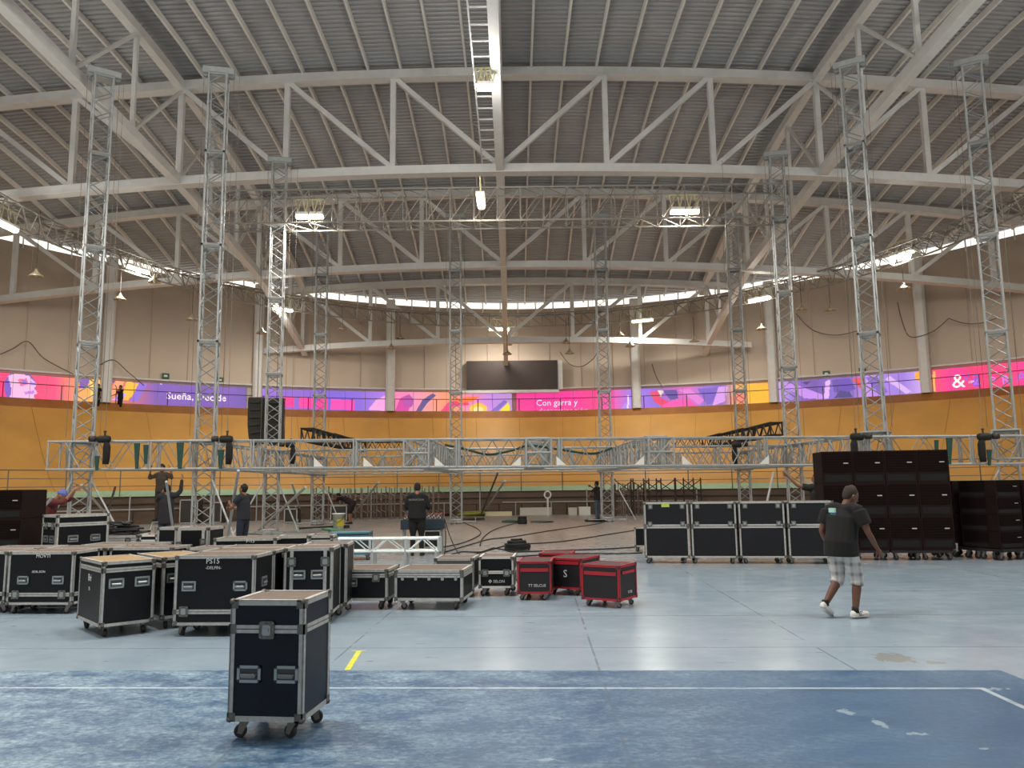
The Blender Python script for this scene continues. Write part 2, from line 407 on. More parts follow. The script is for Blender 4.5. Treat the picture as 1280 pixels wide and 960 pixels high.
# catwalk ladder under the ridge
t = thing('catwalk', 'narrow ladder-like catwalk hung left of the central ridge truss', 'catwalk')
for sx in (-1.12, -.55):
    mb = MB(); mb.tube((sx, 12, 15.35), (sx, 34.5, 15.0), 0, rect=(.05,.08)); mb.build('side_rail', steel, t)
rm = MB().tube((-1.12,0,0), (-.55,0,0), 0, rect=(.05,.04)).mesh('rung', steel)
for i in range(27): link('rung', rm, t, (0, 12.4+.84*i, 15.34-.0153*.84*i))
# ------------------------------------------------------------------ LIGHTS on oval ring truss
EX, EY, EA, EB = .3, 29.4, 20.2, 22.4
def ell(a, dr=0): return Vector((EX + (EA+dr)*math.cos(a), EY + (EB+dr)*math.sin(a), 0))
t = thing('ring_lighting_truss', 'oval steel lighting truss hung around the hall below the roof', 'truss')
NS = 36
for i in range(NS):
    sec = MB(); lac = MB(); q = 4
    for k in range(q):
        a0 = 2*math.pi*(i+k/q)/NS; a1 = 2*math.pi*(i+(k+1)/q)/NS; am = (a0+a1)/2
        A = [ell(a0,-.35)+Vector((0,0,13.1)), ell(a0,.35)+Vector((0,0,13.1)), ell(a0,0)+Vector((0,0,12.3))]
        B = [ell(a1,-.35)+Vector((0,0,13.1)), ell(a1,.35)+Vector((0,0,13.1)), ell(a1,0)+Vector((0,0,12.3))]
        for p, r_ in zip(A, B): sec.tube(p, r_, .045, 5)
        if k == 0: sec.tube(A[0], A[1], .04, 5); sec.tube(A[0], A[2], .04, 5); sec.tube(A[1], A[2], .04, 5)
        lac.tube(A[0], A[1], .025, 4); lac.tube(A[0], A[2], .025, 4); lac.tube(A[1], A[2], .025, 4)
        lac.tube(A[2], B[0], .025, 4); lac.tube(A[2], B[1], .025, 4); lac.tube(A[0], B[1], .025, 4)
    s_ = sec.build('truss_section', darkmetal if False else mat('grey_steel', '8d8880', .5), t); lac.build('lacing', MATS['grey_steel'], s_)
# straight lighting bridge
t = thing('lighting_bridge', 'straight white lighting bridge truss crossing the hall with two lamps below', 'truss')
BY, bx0, bx1 = 30.3, -11.6, 10.6; L = (bx1-bx0)/8
mb = MB(); lc = MB()
for yy, zz in ((-.5,.75),(.5,.75),(-.5,-.6),(.5,-.6)): mb.tube((0,yy,zz), (L,yy,zz), .036, 5)
for k in range(3):
    a, b_ = k*L/3, (k+1)*L/3
    for yy in (-.5,.5): lc.tube((a,yy,-.6), (b_,yy,.75), .02, 4); lc.tube((a,yy,-.6), (a,yy,.75), .02, 4)
    for zz in (-.6,.75): lc.tube((a,-.5,zz), (b_,.5,zz), .018, 4); lc.tube((a,-.5,zz), (a,.5,zz), .018, 4)
sm_, lm_ = mb.mesh('truss_section', MATS['grey_steel']), lc.mesh('lacing', MATS['grey_steel'])
for i in range(8):
    s_ = link('truss_section', sm_, t, (bx0+i*L, BY, 12.65)); link('lacing', lm_, s_)
def floodlight(p, rz, ln, label, white=False, vertical=False, power=1.0, added_fill=.16):
    t = thing('floodlight', label, 'lamp', p, rz, 'floodlights under the lighting trusses')
    mb = MB()
    mb.box(-ln/2, -.16, .06, ln/2, .16, .16); mb.build('housing', whitem, t)
    mb = MB(); mb.bev(-ln/2, -.13, -.07, ln/2, .13, .06, .05, 'x'); mb.build('lens', lampw if white else lampm, t)
    mb = MB()
    for sx in (-ln/2+.05, -ln/6, ln/6, ln/2-.05): mb.tube((sx,0,.16), (sx+.12,0,.7), .02, 4); mb.tube((sx,0,.16), (sx-.1,0,.7), .02, 4)
    mb.tube((-ln/2,0,.7), (ln/2,0,.7), .03, 4); mb.build('bracket', mat('bracket_cream', 'd8cfa0', .5), t)
    la = bpy.data.lights.new('light', 'AREA'); la.shape = 'RECTANGLE'; la.size = ln; la.size_y = .3; la.energy = LAMP_W*power
    la.color = (1, .96, .9) if white else (1, .95, .87)
    lo = link('light', la, t, (0, 0, -.09))
    lp = bpy.data.lights.new('added_fill', 'POINT'); lp.shadow_soft_size = .35; lp.energy = LAMP_W*power*added_fill; lp.color = la.color  # point light added at each fixture to lift ceiling and walls
    link('added_fill', lp, t, (0, 0, -.45))
    return t
lab = {0: 'far left floodlight cut by the photo edge on the oval truss', 1: 'floodlight on the oval truss right of the far left tower',
       2: 'small floodlight on the oval truss behind the third tower', 3: 'floodlight low above the scoreboard', 4: 'floodlight right of the scoreboard near the far wall',
       5: 'floodlight on the oval truss between two right towers', 6: 'tilted floodlight on the oval truss near the right-hand tower pair'}
for i, (x, y) in enumerate([(6,282),(172,337),(352,387),(624,412),(804,401),(950,374),(1128,319)]):
    # intersect with the oval in plan
    d = ray(x, y); best = min((abs((EX+EA*math.cos(a/400*math.pi)) / (EY+EB*math.sin(a/400*math.pi)) - d[0]/d[1]), a/400*math.pi) for a in range(-40, 441))[1]
    e = ell(best); z = H + d[2]/d[1]*e.y
    tang = math.atan2(EB*math.cos(best), -EA*math.sin(best))
    floodlight((e.x, e.y, z), tang, 1.35 if i not in (2,) else 1.2, lab[i], added_fill=.16 if i in (3, 4) else .55)
p = at(387, 271, BY-.3); floodlight(p, 0, 1.05, 'left of the two floodlights below the straight lighting bridge')
p = at(856, 265, BY-.3); floodlight(p, 0, 1.1, 'right of the two floodlights below the straight lighting bridge')
p = at(601, 252, 28.5); floodlight(p, R_(90), 1.3, 'lengthwise floodlight hanging left of the central ridge truss')
p = at(607, 110, 24.0); floodlight(p, 0, .55, 'brightest white lamp high under the roof ridge', True, power=1.0, added_fill=.8)
for x_, y_ in ((-1.0,12.0),(-1.0,1.0),(-15,8.0),(15,8.0)):  # unseen lamps added to brighten the ceiling and tower tops
    floodlight((x_, y_, 15.6 if abs(x_) < 5 else 13.9), 0, .9, {(-1.0,12.0):'added white fill lamp under the ridge, before the visible bright lamp',(-1.0,1.0):'added white fill lamp directly above the photographer',(-15,8.0):'added white fill lamp high over the left front of the hall',(15,8.0):'added white fill lamp high over the right front of the hall'}[(x_,y_)], True, power=1.2, added_fill=4.0)
# the same oval carries on over the camera; unseen lamps added there to even the light
for a in (-100, -70, -40, -15, 195, 220, 250):
    e = ell(R_(a)); t_ = math.atan2(EB*math.cos(R_(a)), -EA*math.sin(R_(a)))
    floodlight((e.x, e.y, 12.0), t_, 1.35, {-100:'added unseen floodlight of the oval truss above the photographer, just left of the middle',-70:'added unseen floodlight of the oval truss above the photographer, just right of the middle',-40:'right rear floodlight of the oval truss, added out of frame',-15:'floodlight straight right of the hall centre, added out of frame',195:'floodlight straight left of the hall centre, added out of frame',220:'left rear floodlight of the oval truss, added out of frame',250:'rear floodlight left of the photographer, added out of frame'}[a], power=1.2, added_fill=1.0)
# pendants
shm = mat('pendant_shade', 'b5a98f', .35, .5); pend = MB(); pend.lathe([(.02,.36),(.05,.33),(.09,.22),(.24,.08),(.32,0),(.31,0),(.22,.08),(.08,.2),(.02,.25)], n=14)
pm = pend.mesh('shade', shm, True); bulb = MB().sphere((0,0,.05), .07).mesh('bulb', whitem)
PD = [(45,346,33,'far left pendant lamp hanging left of the first tower',2.6),(150,375,38,'pale bell pendant right of the far left tower',2.6),(193,353,38,'grey cone pendant under the floodlight right of the first tower',.6),
 (240,400,42,'pendant lamp just left of the second tower',1.6),(327,417,44,'pendant lamp with a long stem left of the third tower',2),(428,412,49,'pendant right of the fourth tower',1.2),
 (500,423,51,'upper of the two pendants left of the scoreboard',1.2),(489,436,49,'lower of the two pendants left of the scoreboard',2),(635,431,52,'upper pendant above the scoreboard',.9),(634,443,50,'lower pendant right above the scoreboard',1.4),
 (708,429,51,'upper of the pair of pendants right of the scoreboard',1.3),(712,442,49,'lower of the pair of pendants right of the scoreboard',2),(775,420,50,'pendant right of the sixth tower',1.2),(788,433,49,'lower pendant at the column right of the scoreboard',1.8),
 (868,427,48,'pendant left of the seventh tower',1.2),(952,412,45,'bell pendant right of the seventh tower',2),(1002,387,43,'left of two pendants right of the eighth tower',1.6),(1038,388,42,'right of two pendants right of the eighth tower',2),(1130,362,37,'pale pendant right of the ninth tower',2)]
for x, y, Y, l_, ln in PD:
    p = at(x, y, Y); t = thing('pendant_lamp', l_, 'lamp', p, 0, 'bell pendants below the oval truss')
    link('shade', pm, t); link('bulb', bulb, t); MB().tube((0,0,.34), (0,0,.34+ln), .015, 4).build('stem', darkmetal, t)
# ------------------------------------------------------------------ BANNERS (backlit printed panels)
bm_ = bpy.data.materials.new('backlit_print'); bm_.use_nodes = True; nt = bm_.node_tree; b = nt.nodes['Principled BSDF']
va = nt.nodes.new('ShaderNodeVertexColor'); va.layer_name = 'print'
nt.links.new(va.outputs[0], b.inputs['Emission Color']); b.inputs['Emission Strength'].default_value = 1.08; b.inputs['Base Color'].default_value = (.05,.05,.05,1)
def inpoly(p, poly):
    x, y = p; c = False; j = len(poly)-1
    for i in range(len(poly)):
        if (poly[i][1] > y) != (poly[j][1] > y) and x < (poly[j][0]-poly[i][0])*(y-poly[i][1])/(poly[j][1]-poly[i][1])+poly[i][0]: c = not c
        j = i
    return c
def ellp(cx, cy, rx, ry, n=14): return [(cx+rx*math.cos(2*math.pi*i/n), cy+ry*math.sin(2*math.pi*i/n)) for i in range(n)]
def hx(c): return np.array(lin(c)[:3])
def banner(x0, x1, bg, shapes, label, npan, z1=8.25, texts=()):
    ta, tb = onwall(x0, 485)[0], onwall(x1, 485)[0]
    t = thing('backlit_banner', label, 'banner', (0,0,0), 0, 'backlit banners along the top of the track')
    for k in range(npan):
        a0 = ta + (tb-ta)*k/npan; a1 = ta + (tb-ta)*(k+1)/npan; g = (a1-a0)*.012; a0 += g; a1 -= g
        nu, nv = max(3, int(abs(a1-a0)*40/.052)), 26
        vs_, fs, cs = [], [], []
        for i in range(nu+1):
            th = a0 + (a1-a0)*i/nu
            for j in range(nv+1): vs_.append(pol(th, 40.12, 6.92 + (z1-6.92)*j/nv))
        for i in range(nu):
            for j in range(nv):
                q = i*(nv+1)+j; fs.append((q, q+1, q+nv+2, q+nv+1))
                c = [sum(vs_[e][d_] for e in fs[-1])/4 for d_ in range(3)]; px = proj(*c)
                u = (px[0]-x0)/(x1-x0); c_ = bg(u, j/nv)
                for poly, colr in shapes:
                    if inpoly(px, poly): c_ = hx(colr)
                cs += [tuple(c_)+(1,)]*4
        me = bpy.data.meshes.new('panel'); me.from_pydata(vs_, [], fs); me.materials.append(bm_)
        ca = me.color_attributes.new('print', 'FLOAT_COLOR', 'CORNER'); ca.data.foreach_set('color', [v for c in cs for v in c])
        me.update(); link('panel', me, t)
        # back box gives the panel its depth
    vs_ = []; 
    fr = MB(); n_ = npan*4
    for z in (6.9, z1+.03):
        for i in range(n_):
            fr.tube(pol(ta+(tb-ta)*i/n_, 40.1, z), pol(ta+(tb-ta)*(i+1)/n_, 40.1, z), .025, 4)
    for k in range(npan+1): fr.tube(pol(ta+(tb-ta)*k/npan, 40.14, 6.9), pol(ta+(tb-ta)*k/npan, 40.14, z1), .02, 4)
    fr.build('frame', mat('banner_frame', 'a89a88', .5), t)
    for s, px, py, size, colr in texts:
        th, zc = onwall(px, py, 40.08); me = textmesh(s, size, .004)
        for v in me.vertices:
            x, z = v.co.x, v.co.y; q = pol(th - x/40.08, 40.08 - v.co.z, zc + z); v.co = q
        me.materials.clear(); me.materials.append(mat('print_'+colr, colr, .5, emit=1.0)); link('lettering', me, t)
def grad(*st):
    cs = [hx(c) for c in st]
    def f(u, v):
        u = min(max(u, 0), .999)*(len(cs)-1); i = int(u); return cs[i]*(1-(u-i)) + cs[i+1]*(u-i)
    return f
PK, HP, PU, LV, OR, YE, DP, WH = 'fb3476', 'f52f95', '7e58b4', 'b58be0', 'f79a52', 'f5b83c', '6a3f94', 'f3d9e8'
banner(-28, 100, grad(HP, PK, 'f8406f', 'f94c80', 'ff9a62'),
  [(ellp(25,484,20,22),'7a55c0'),([(10,470),(22,466),(36,470),(46,480),(43,486),(47,491),(42,494),(44,499),(12,500),(14,486)],'efb7e0'),([(22,474),(33,473),(36,480),(26,483)],'f06a9a'),([(27,475),(34,475),(34,480),(28,480)],'8a74d8'),([(38,477),(46,478),(44,482),(38,481)],'a58be6'),([(30,490),(44,488),(42,492),(32,493)],'c67ae0')],
  'pink backlit banner at far left with a painted face in profile', 6)
banner(94, 126, grad('ffa45e','f7b45a'), [([(98,470),(112,472),(110,484),(99,486)],'8259b0'),([(112,475),(124,474),(122,490),(114,498)],'ffd36a')], 'narrow orange and purple backlit banner behind the far left tower', 2)
banner(138, 309, grad('f07848','c7697a',PU,PU,'7650b0',PU,'6c50a8'),
  [([(136,472),(146,474),(137,484)],DP),([(146,474),(156,476),(150,487),(139,499),(136,494)],'ffa277'),([(158,477),(174,479),(168,492),(160,500),(150,500)],'f7bd3d'),([(140,500),(150,490),(158,492),(152,502)],'c9a2ec'),([(174,478),(184,480),(172,502),(162,502)],'8f6ad8'),([(200,479),(232,480),(232,481),(200,480)],'e8d0f0')],
  'purple backlit banner reading Sueña, Decide', 6, texts=[('Sueña, Decide', 246, 496.5, .62, 'e9dcf0')])
banner(327, 482, grad('9a6ad8','8e62c8','8a5fcf','7c60d4','8b66d8','b07ae0'),
  [([(355,496),(368,496),(368,509),(354,509)],HP),([(374,496),(392,497),(391,511),(374,510)],'f53ca0'),([(396,498),(410,498),(410,512),(395,511)],HP),([(414,499),(444,500),(443,513),(413,512)],'f344b0'),([(460,512),(470,500),(482,494),(484,514)],'f0a2dc')],
  'violet and pink backlit banner behind the third and fourth towers', 6)
banner(492, 640, grad('f07ab0','ef8fb8','f29a8a','f5905c','e88ac0','c48ae0','b890c8'),
  [([(494,514),(500,498),(512,492),(516,502),(510,514)],'d83e9c'),(ellp(510,502,7,8),'b84aa8'),([(520,514),(528,500),(540,492),(545,494),(534,504),(526,515)],'5c4f8c'),([(550,515),(560,503),(580,499),(588,506),(566,508),(560,516)],'f33a7c'),([(566,500),(584,496),(600,496),(590,502),(576,504)],'ff7a42'),(ellp(598,511,11,7),'f7c63a'),(ellp(598,512,6,4),'f5e0a0'),([(612,515),(630,500),(634,502),(620,516)],'8068c0'),([(622,516),(636,502),(638,516)],'f5dc30')],
  'orange, pink and violet patterned backlit banner under the scoreboard', 6)
banner(645, 789, grad('ee3a90',HP,HP,HP,'f23a88','ee50a8','9a78e0'),
  [([(772,517),(780,506),(790,496),(790,516)],'a888f0'),([(784,494),(786,494),(786,513),(784,513)],'f0d8f8')],
  'hot pink backlit banner reading Con garra y', 6, texts=[('Con garra y', 696, 503.5, .60, 'f8c6dc'), ('determinación', 704, 513.5, .60, 'f58fc0')])
banner(801, 961, grad('a070e0','8a68d0','c060b8','d868b8','9a70d8','7e62c0','f0a85c','f7b83a','f5a040'),
  [([(812,490),(822,488),(826,498),(836,502),(830,510),(818,502)],'e83a68'),([(822,488),(830,488),(826,496)],'f8e0d0'),([(828,488),(846,487),(848,498),(838,500)],'5a4498'),([(826,508),(842,500),(862,500),(872,508),(850,511),(832,512)],'f04ca8'),([(848,487),(862,486),(880,500),(874,506)],'e07ad0'),([(872,486),(898,484),(898,500),(884,506)],'7a5ac0'),([(898,484),(910,483),(906,502),(890,508)],'d898e8'),([(935,482),(960,481),(961,502),(938,504)],'f7b428'),([(912,500),(922,490),(934,492),(930,506)],'f0806a')],
  'violet, pink and yellow patterned backlit banner left of the eighth tower', 6)
banner(973, 1151, grad('c9a0ec','8a60c8','6e50a8','8a68c8','7a5cc0','c890e8','a880e0','9a78d8','c8a0e8'),
  [([(975,480),(990,479),(1030,494),(1030,499),(1006,498)],'c48ae8'),([(1000,478),(1014,477),(1008,481)],'4a3460'),([(1032,476),(1038,475),(1036,498),(1030,498)],'e0b0f0'),([(1040,475),(1062,473),(1070,486),(1054,492),(1042,490)],'6a4cb0'),([(1042,498),(1050,488),(1062,490),(1066,496)],'4a4080'),([(1064,473),(1080,472),(1076,486)],'e84a58'),([(1082,472),(1096,470),(1110,490),(1100,494)],'8460c8'),([(1112,470),(1140,490),(1132,492),(1106,474)],'d8b0f0'),([(1144,465),(1152,464),(1152,478),(1144,474)],'f7a848')],
  'purple banner with light diagonal rays between the eighth and ninth towers', 7)
banner(1166, 1312, grad('f74a6c',HP,'f93074',PK,'fb3a80',HP,HP),
  [([(1166,464),(1169,464),(1169,489),(1166,489)],'f7b060'),([(1215,474),(1224,468),(1224,484),(1215,482)],'a050c8'),([(1210,476),(1218,475),(1218,478),(1210,479)],'f8a0d0')],
  'bright pink backlit banner at far right with white and violet lettering', 6, texts=[('&', 1198, 477, 1.15, 'fbe0d8'), ('V', 1208, 472, .6, '7a5cd0'), ('2', 1221, 475, .9, 'a060d8'), ('P', 1241, 476, .6, 'b080e8'), ('R', 1257, 475, .7, 'a078e0'), ('A', 1277, 471, .72, '8a64d8')])
# scoreboard
a0, a1 = onwall(583, 470)[0], onwall(697, 470)[0]; am = (a0+a1)/2; p = pol(am, 39.75, 0)
zlo, zhi = onwall(640, 488)[1], onwall(640, 452)[1]; wd = abs(a1-a0)*39.7
t = thing('scoreboard', 'large dark switched-off scoreboard screen on the far wall', 'scoreboard', (p[0], p[1], zlo), am-math.pi/2)
MB().box(-wd/2, -.2, 0, wd/2, .35, zhi-zlo).build('screen', mat('dark_screen', '40342f', .5, var=.05), t)
mb = MB(); mb.box(-wd/2-.5, -.25, -.22, wd/2+.08, .3, -.02); mb.box(wd/2+.01, -.15, 0, wd/2+.35, .3, zhi-zlo); mb.build('frame', steel, t)
# exit signs
for x, y in ((207,470),(275,475),(1033,467),(1078,463)):
    th, z = onwall(x, y, 40.2); q = pol(th, 40.2, z)
    t = thing('exit_sign', {207:'left green exit sign on the wall above the purple banner',275:'green exit sign right of the second tower',1033:'green exit sign right of the eighth tower',1078:'green exit sign at the ninth tower'}[x], 'sign', q, th-math.pi/2, 'small green signs above the banners')
    MB().cbox((0,0,0), (.42,.06,.34)).build('plate', mat('sign_green', '2a5a3c', .5), t); MB().cbox((0,-.04,0), (.2,.02,.12)).build('symbol', whitem, t)
# top railing on the rim
mb = MB(); t = thing('rim_railing', 'thin dark safety railing along the top of the banked track', 'railing')
for i in range(70):
    a, c = R_(18)+R_(144)*i/70, R_(18)+R_(144)*(i+1)/70
    mb.tube(pol(a,39.85,7.72), pol(c,39.85,7.72), .022, 4)
mb.build('rail', darkmetal, t)
pm_ = MB().tube((0,0,0), (0,0,.82), .03, 4).mesh('post', darkmetal)
for i in range(35): link('post', pm_, t, pol(R_(18)+R_(144)*(i+.5)/35, 39.85, 6.9))
# inner fence on the lower edge of the track: wires + posts
t = thing('track_fence', 'post and wire fence along the inner edge of the banked track', 'fence')
for z in (1.95, 2.35, 2.75):
    mb = MB()
    for i in range(70):
        a, c = R_(15)+R_(150)*i/70, R_(15)+R_(150)*(i+1)/70
        mb.tube(pol(a,32.75,z), pol(c,32.75,z), .018 if z < 2.7 else .03, 4)
    mb.build('wire', mat('fence_grey', '75706a', .5, .4), t)
pm_ = MB().tube((0,0,0), (0,0,1.35), .03, 5).mesh('post', MATS['fence_grey'])
for i in range(35): link('post', pm_, t, pol(R_(15)+R_(150)*(i+.5)/35, 32.75, 1.41))
t = thing('floor_railing', 'low pale pipe rail standing in front of the brown track wall', 'railing')
for s0, s1 in ((72, 92), (97, 154)):
    mb = MB()
    for i in range(24):
        a, c = R_(s0)+R_(s1-s0)*i/24, R_(s0)+R_(s1-s0)*(i+1)/24
        mb.tube(pol(a,32.2,.78), pol(c,32.2,.78), .03, 5)
    mb.build('rail', alu, t)
pm_ = MB().tube((0,0,0), (0,0,.8), .03, 5).mesh('post', alu); pt_ = MB().tube((0,0,0), (0,0,1.5), .035, 5).mesh('post', alu)
for i in range(22): link('post', pt_ if i % 3 == 0 else pm_, t, pol(R_(72)+R_(82)*i/22, 32.2, 0))
# hanging cables on / near the wall
def cable(name, pts, r, label, cat='cable', m_=None, group=None, sag=0):
    # smooth through the points
    P_ = [Vector(p) for p in pts]; out = []
    for i in range(len(P_)-1):
        p0 = P_[max(i-1,0)]; p1 = P_[i]; p2 = P_[i+1]; p3 = P_[min(i+2,len(P_)-1)]
        for k in range(6):
            u = k/6; out.append(.5*((2*p1)+(p2-p0)*u+(2*p0-5*p1+4*p2-p3)*u*u+(3*p1-p0-3*p2+p3)*u**3))
    out.append(P_[-1]); o = MB().path(out, r, 5).build(name, m_ or cablem, smooth=True)
    return tag(o, label, cat, group)
wp = lambda x, y: pol(onwall(x, y, 39.7)[0], 39.7, onwall(x, y, 39.7)[1])
gw = mat('old_cable', '6b6055', .7)
for pts, l_ in (([(0,443),(16,436),(35,427),(55,448),(92,468)], 'slack cable forming a peak on the far left wall'),
              ([(125,456),(142,450),(160,465),(180,482)], 'short slack cable beside the far left tower'),
              ([(700,440),(712,455),(727,458),(742,448),(748,436)], 'black cable loop right of the scoreboard'),
              ([(995,392),(1015,412),(1045,419),(1078,412)], 'sagging cable right of the eighth tower'),
              ([(1122,378),(1128,402),(1138,421),(1165,415),(1186,398)], 'hooked cable at the column right of the ninth tower'),
              ([(1186,398),(1205,404),(1226,404),(1250,396)], 'sagging cable beside the far right tower'),
              ([(815,455),(820,470),(828,484)], 'short thin cable right of the scoreboard column')):
    cable('wall_cable', [wp(*p) for p in pts], .03, l_, m_=gw, group='slack cables on the upper wall')
# ------------------------------------------------------------------ GROUND SUPPORT TOWERS
TW, SEC = .52, 3.0
def sec_mesh(L, W_, Hh, rc=.026, rl=.013, n=6):
    """box truss along +X, centred on y,z"""
    a = MB(); c = MB(); hy, hz = W_/2, Hh/2
    for sy in (-1,1):
        for sz in (-1,1): a.tube((0,sy*hy,sz*hz), (L,sy*hy,sz*hz), rc, 6)
    for x in (.03, L-.03):
        for sy in (-1,1): a.tube((x,sy*hy,-hz), (x,sy*hy,hz), rc*.9, 5)
        for sz in (-1,1): a.tube((x,-hy,sz*hz), (x,hy,sz*hz), rc*.9, 5)
    for k in range(n):
        x0, x1 = L*k/n, L*(k+1)/n; s = 1 if k % 2 else -1
        for sy in (-1,1): c.tube((x0,sy*hy,-s*hz*sy), (x1,sy*hy,s*hz*sy), rl, 4)
        for sz in (-1,1): c.tube((x0,-s*hy*sz,sz*hz), (x1,s*hy*sz,sz*hz), rl, 4)
    return a.mesh('truss_section', alu), c.mesh('lacing', alud)
tsec, tlac = sec_mesh(SEC-.02, TW, TW, .031, .017, 8)
headm = MB(); headm.bev(-.47,-.2,0,.47,.2,.22,.03,'x'); headm.box(-.3,-.2,-.12,.3,.2,0)
headm = headm.mesh('head_block', alu)
whm = MB().lathe([(.02,-.05),(.13,-.05),(.1,-.02),(.1,.02),(.13,.05),(.02,.05)], n=12, axis='y').mesh('sheave', alud)
slm = MB()
for z in (-.42, .42):
    for s in (-1,1):
        slm.tube((-.36,s*.36,z), (.36,s*.36,z), .03, 6); slm.tube((s*.36,-.36,z), (s*.36,.36,z), .03, 6)
for sx in (-1,1):
    for sy in (-1,1): slm.tube((sx*.36,sy*.36,-.42), (sx*.36,sy*.36,.42), .03, 6); slm.tube((sx*.36,sy*.36,-.42), (sx*.36,-sy*.36,.42), .014, 4)
slm = slm.mesh('sleeve_block', alu)
basem = MB(); basem.box(-.32,-.32,.06,.32,.32,.1)
for sx in (-1,1):
    basem.tube((sx*.9,0,.09), (0,0,.09), .03, 6); basem.tube((0,sx*.9,.09), (0,0,.09), .03, 6)
    for sy in (-1,1): basem.tube((sx*.26,sy*.26,.0), (sx*.26,sy*.26,.2), .03, 6)
for x, y in ((.9,0),(-.9,0),(0,.9),(0,-.9)): basem.tube((x,y,0), (x,y,.3), .02, 6); basem.lathe([(.09,0),(.09,.02)], (x,y,0), 10)
basem = basem.mesh('base', alu)
TOP = 15.0
cpm = MB(); cpm.box(-.3,-.3,-.03,.3,-.24,.03); cpm.box(-.3,.24,-.03,.3,.3,.03); cpm.box(-.3,-.3,-.03,-.24,.3,.03); cpm.box(.24,-.3,-.03,.3,.3,.03)
cpm = cpm.mesh('coupling', mat('coupling_grey', '8b8a86', .5, .3))
def tower(x, y, yaw, label, outr=((1,-1),), rope=True):
    t = thing('truss_tower', label, 'tower', (x,y,0), R_(yaw), 'aluminium truss towers')
    for k in range(5):
        L = SEC if k < 4 else TOP-12-.35
        s = link('truss_section', tsec, t, (0,0,.15+SEC*k), rot=(0,-math.pi/2,0)); link('lacing', tlac, s)
        if k == 4: s.scale = ((TOP-.25-12.15)/SEC,1,1)
    for k in range(1,5): link('coupling', cpm, t, (0,0,.15+SEC*k))
    h_ = link('head_block', headm, t, (0,0,TOP-.22)); 
    for sx in (-.38, .38): q_ = link('sheave', whm, h_, (sx,0,.02)); q_.scale = (.8,1.5,.8)
    link('base', basem, t)
    link('sleeve_block', slm, t, (0,0,2.75))
    for ox, oy in outr:
        MB().tube((ox*.27,oy*.27,2.0), (ox*1.15,oy*1.15,.12), .028, 6).build('outrigger', alu, t)
    if rope:
        for s in (-1,1): MB().tube((s*.45,0,3.3), (s*.45,0,TOP-.1), .007, 4).build('hoist_chain', mat('chain_grey','7d7973',.5,.4), t)
    return t
XT = dict(a=-9.25, b=10.9)
tower(-12.87, 23.6, 35, 'far left aluminium truss tower at the end of the lifted truss', ((1,-1),(-1,-1)))
tower(-9.2, 23.6, 12, 'second tall tower from the left, front row, bright head block', ((1,-1),))
tower(-9.29, 30.5, 10, 'third tower from the left, shorter looking, behind the hung black speaker column', ((-1,-1),(1,-1)))
tower(-9.32, 37.9, 8, 'fourth tower from the left, slim and distant behind the white bucket', ((1,-1),))
tower(-2.69, 37.4, 0, 'slim distant tower left of the scoreboard', ())
tower(4.42, 37.6, 0, 'slim distant tower right of the scoreboard', ((1,-1),))
tower(11.03, 37.9, -8, 'distant tower on the right under the yellow banner', ())
tower(10.81, 30.5, -12, 'tower right of the distant right one, in the middle row', ((1,-1),))
tower(10.88, 23.6, -32, 'tall front tower behind the stack of black subwoofers', ())
tower(14.72, 23.55, -30, 'far right aluminium truss tower at the photo edge', ((-1,-1),))
# ------------------------------------------------------------------ LIFTED TRUSS GRID
GZ, GH, GW = 2.73, .80, .62
bs, bl = sec_mesh(3.0, GW, GH, .032, .016, 6); 
cbm = MB()
for x in (-.36,.36):
    for yy in (-.34,.34): cbm.tube((x,yy,-GH/2), (x,yy,GH/2), .034, 6)
for z in (-GH/2,0,GH/2):
    for s in (-1,1): cbm.tube((-.36,s*.34,z), (.36,s*.34,z), .03, 6); cbm.tube((s*.36,-.34,z), (s*.36,.34,z), .03, 6)
for s in (-1,1):
    cbm.tube((-.36,s*.34,-GH/2), (.36,s*.34,GH/2), .02, 5); cbm.tube((.36,s*.34,-GH/2), (-.36,s*.34,GH/2), .02, 5)
cbm = cbm.mesh('corner_block', alu)
gus = MB().add([(0,0,0),(.28,0,0),(0,0,.26),(0,.02,0),(.28,.02,0),(0,.02,.26)], [(0,1,2),(5,4,3),(0,3,4,1),(1,4,5,2),(2,5,3,0)]).mesh('gusset', whitem)
def grid_truss(p0, p1, label, blocks=(), gussets=()):
    p0, p1 = Vector(p0), Vector(p1); d = p1-p0; L = d.length; n = max(1, round(L/3.0)); sl = L/n
    rz = math.atan2(d.y, d.x); ry = -math.asin(d.z/L)
    t = thing('box_truss', label, 'truss', p0, 0, 'box trusses of the lifted grid', rot=(0, ry, rz))
    for i in range(n):
        s = link('truss_section', bs, t, (i*sl,0,0)); s.scale = (sl/3.0*.995,1,1); link('lacing', bl, s)
    for b_ in blocks: link('corner_block', cbm, t, (b_,0,0))
    for g, s in gussets:
        q = link('gusset', gus, t, (g,-GW/2-.03,-GH/2+.03)); q.scale = (s,1,1)
    return t
fx0, fx1 = -13.45, 16.2; zL, zR = GZ+.02, GZ-.17
B_ = [at(522,565,23.1).x, at(673,565,23.1).x, at(824,565,23.1).x]
gs = [(at(x,580,23.1).x-fx0, s) for x, s in ((545,1),(651,-1),(695,1),(803,-1),(850,1),(957,-1),(457,1),(396,1))]
ft = grid_truss((fx0,23.1,zL), (fx1,23.1,zR), 'long front aluminium box truss lifted across the whole hall', [q-fx0 for q in B_], gs)
for x, l_ in ((-9.25,'left side box truss running back from the second tower'),(B_[0],'box truss running back left of centre towards the scoreboard tower'),(B_[2],'box truss running back right of centre towards the distant tower'),(10.9,'right side box truss running back behind the subwoofer stack')):
    grid_truss((x,23.6,GZ), (x,37.5,GZ+.05), l_)
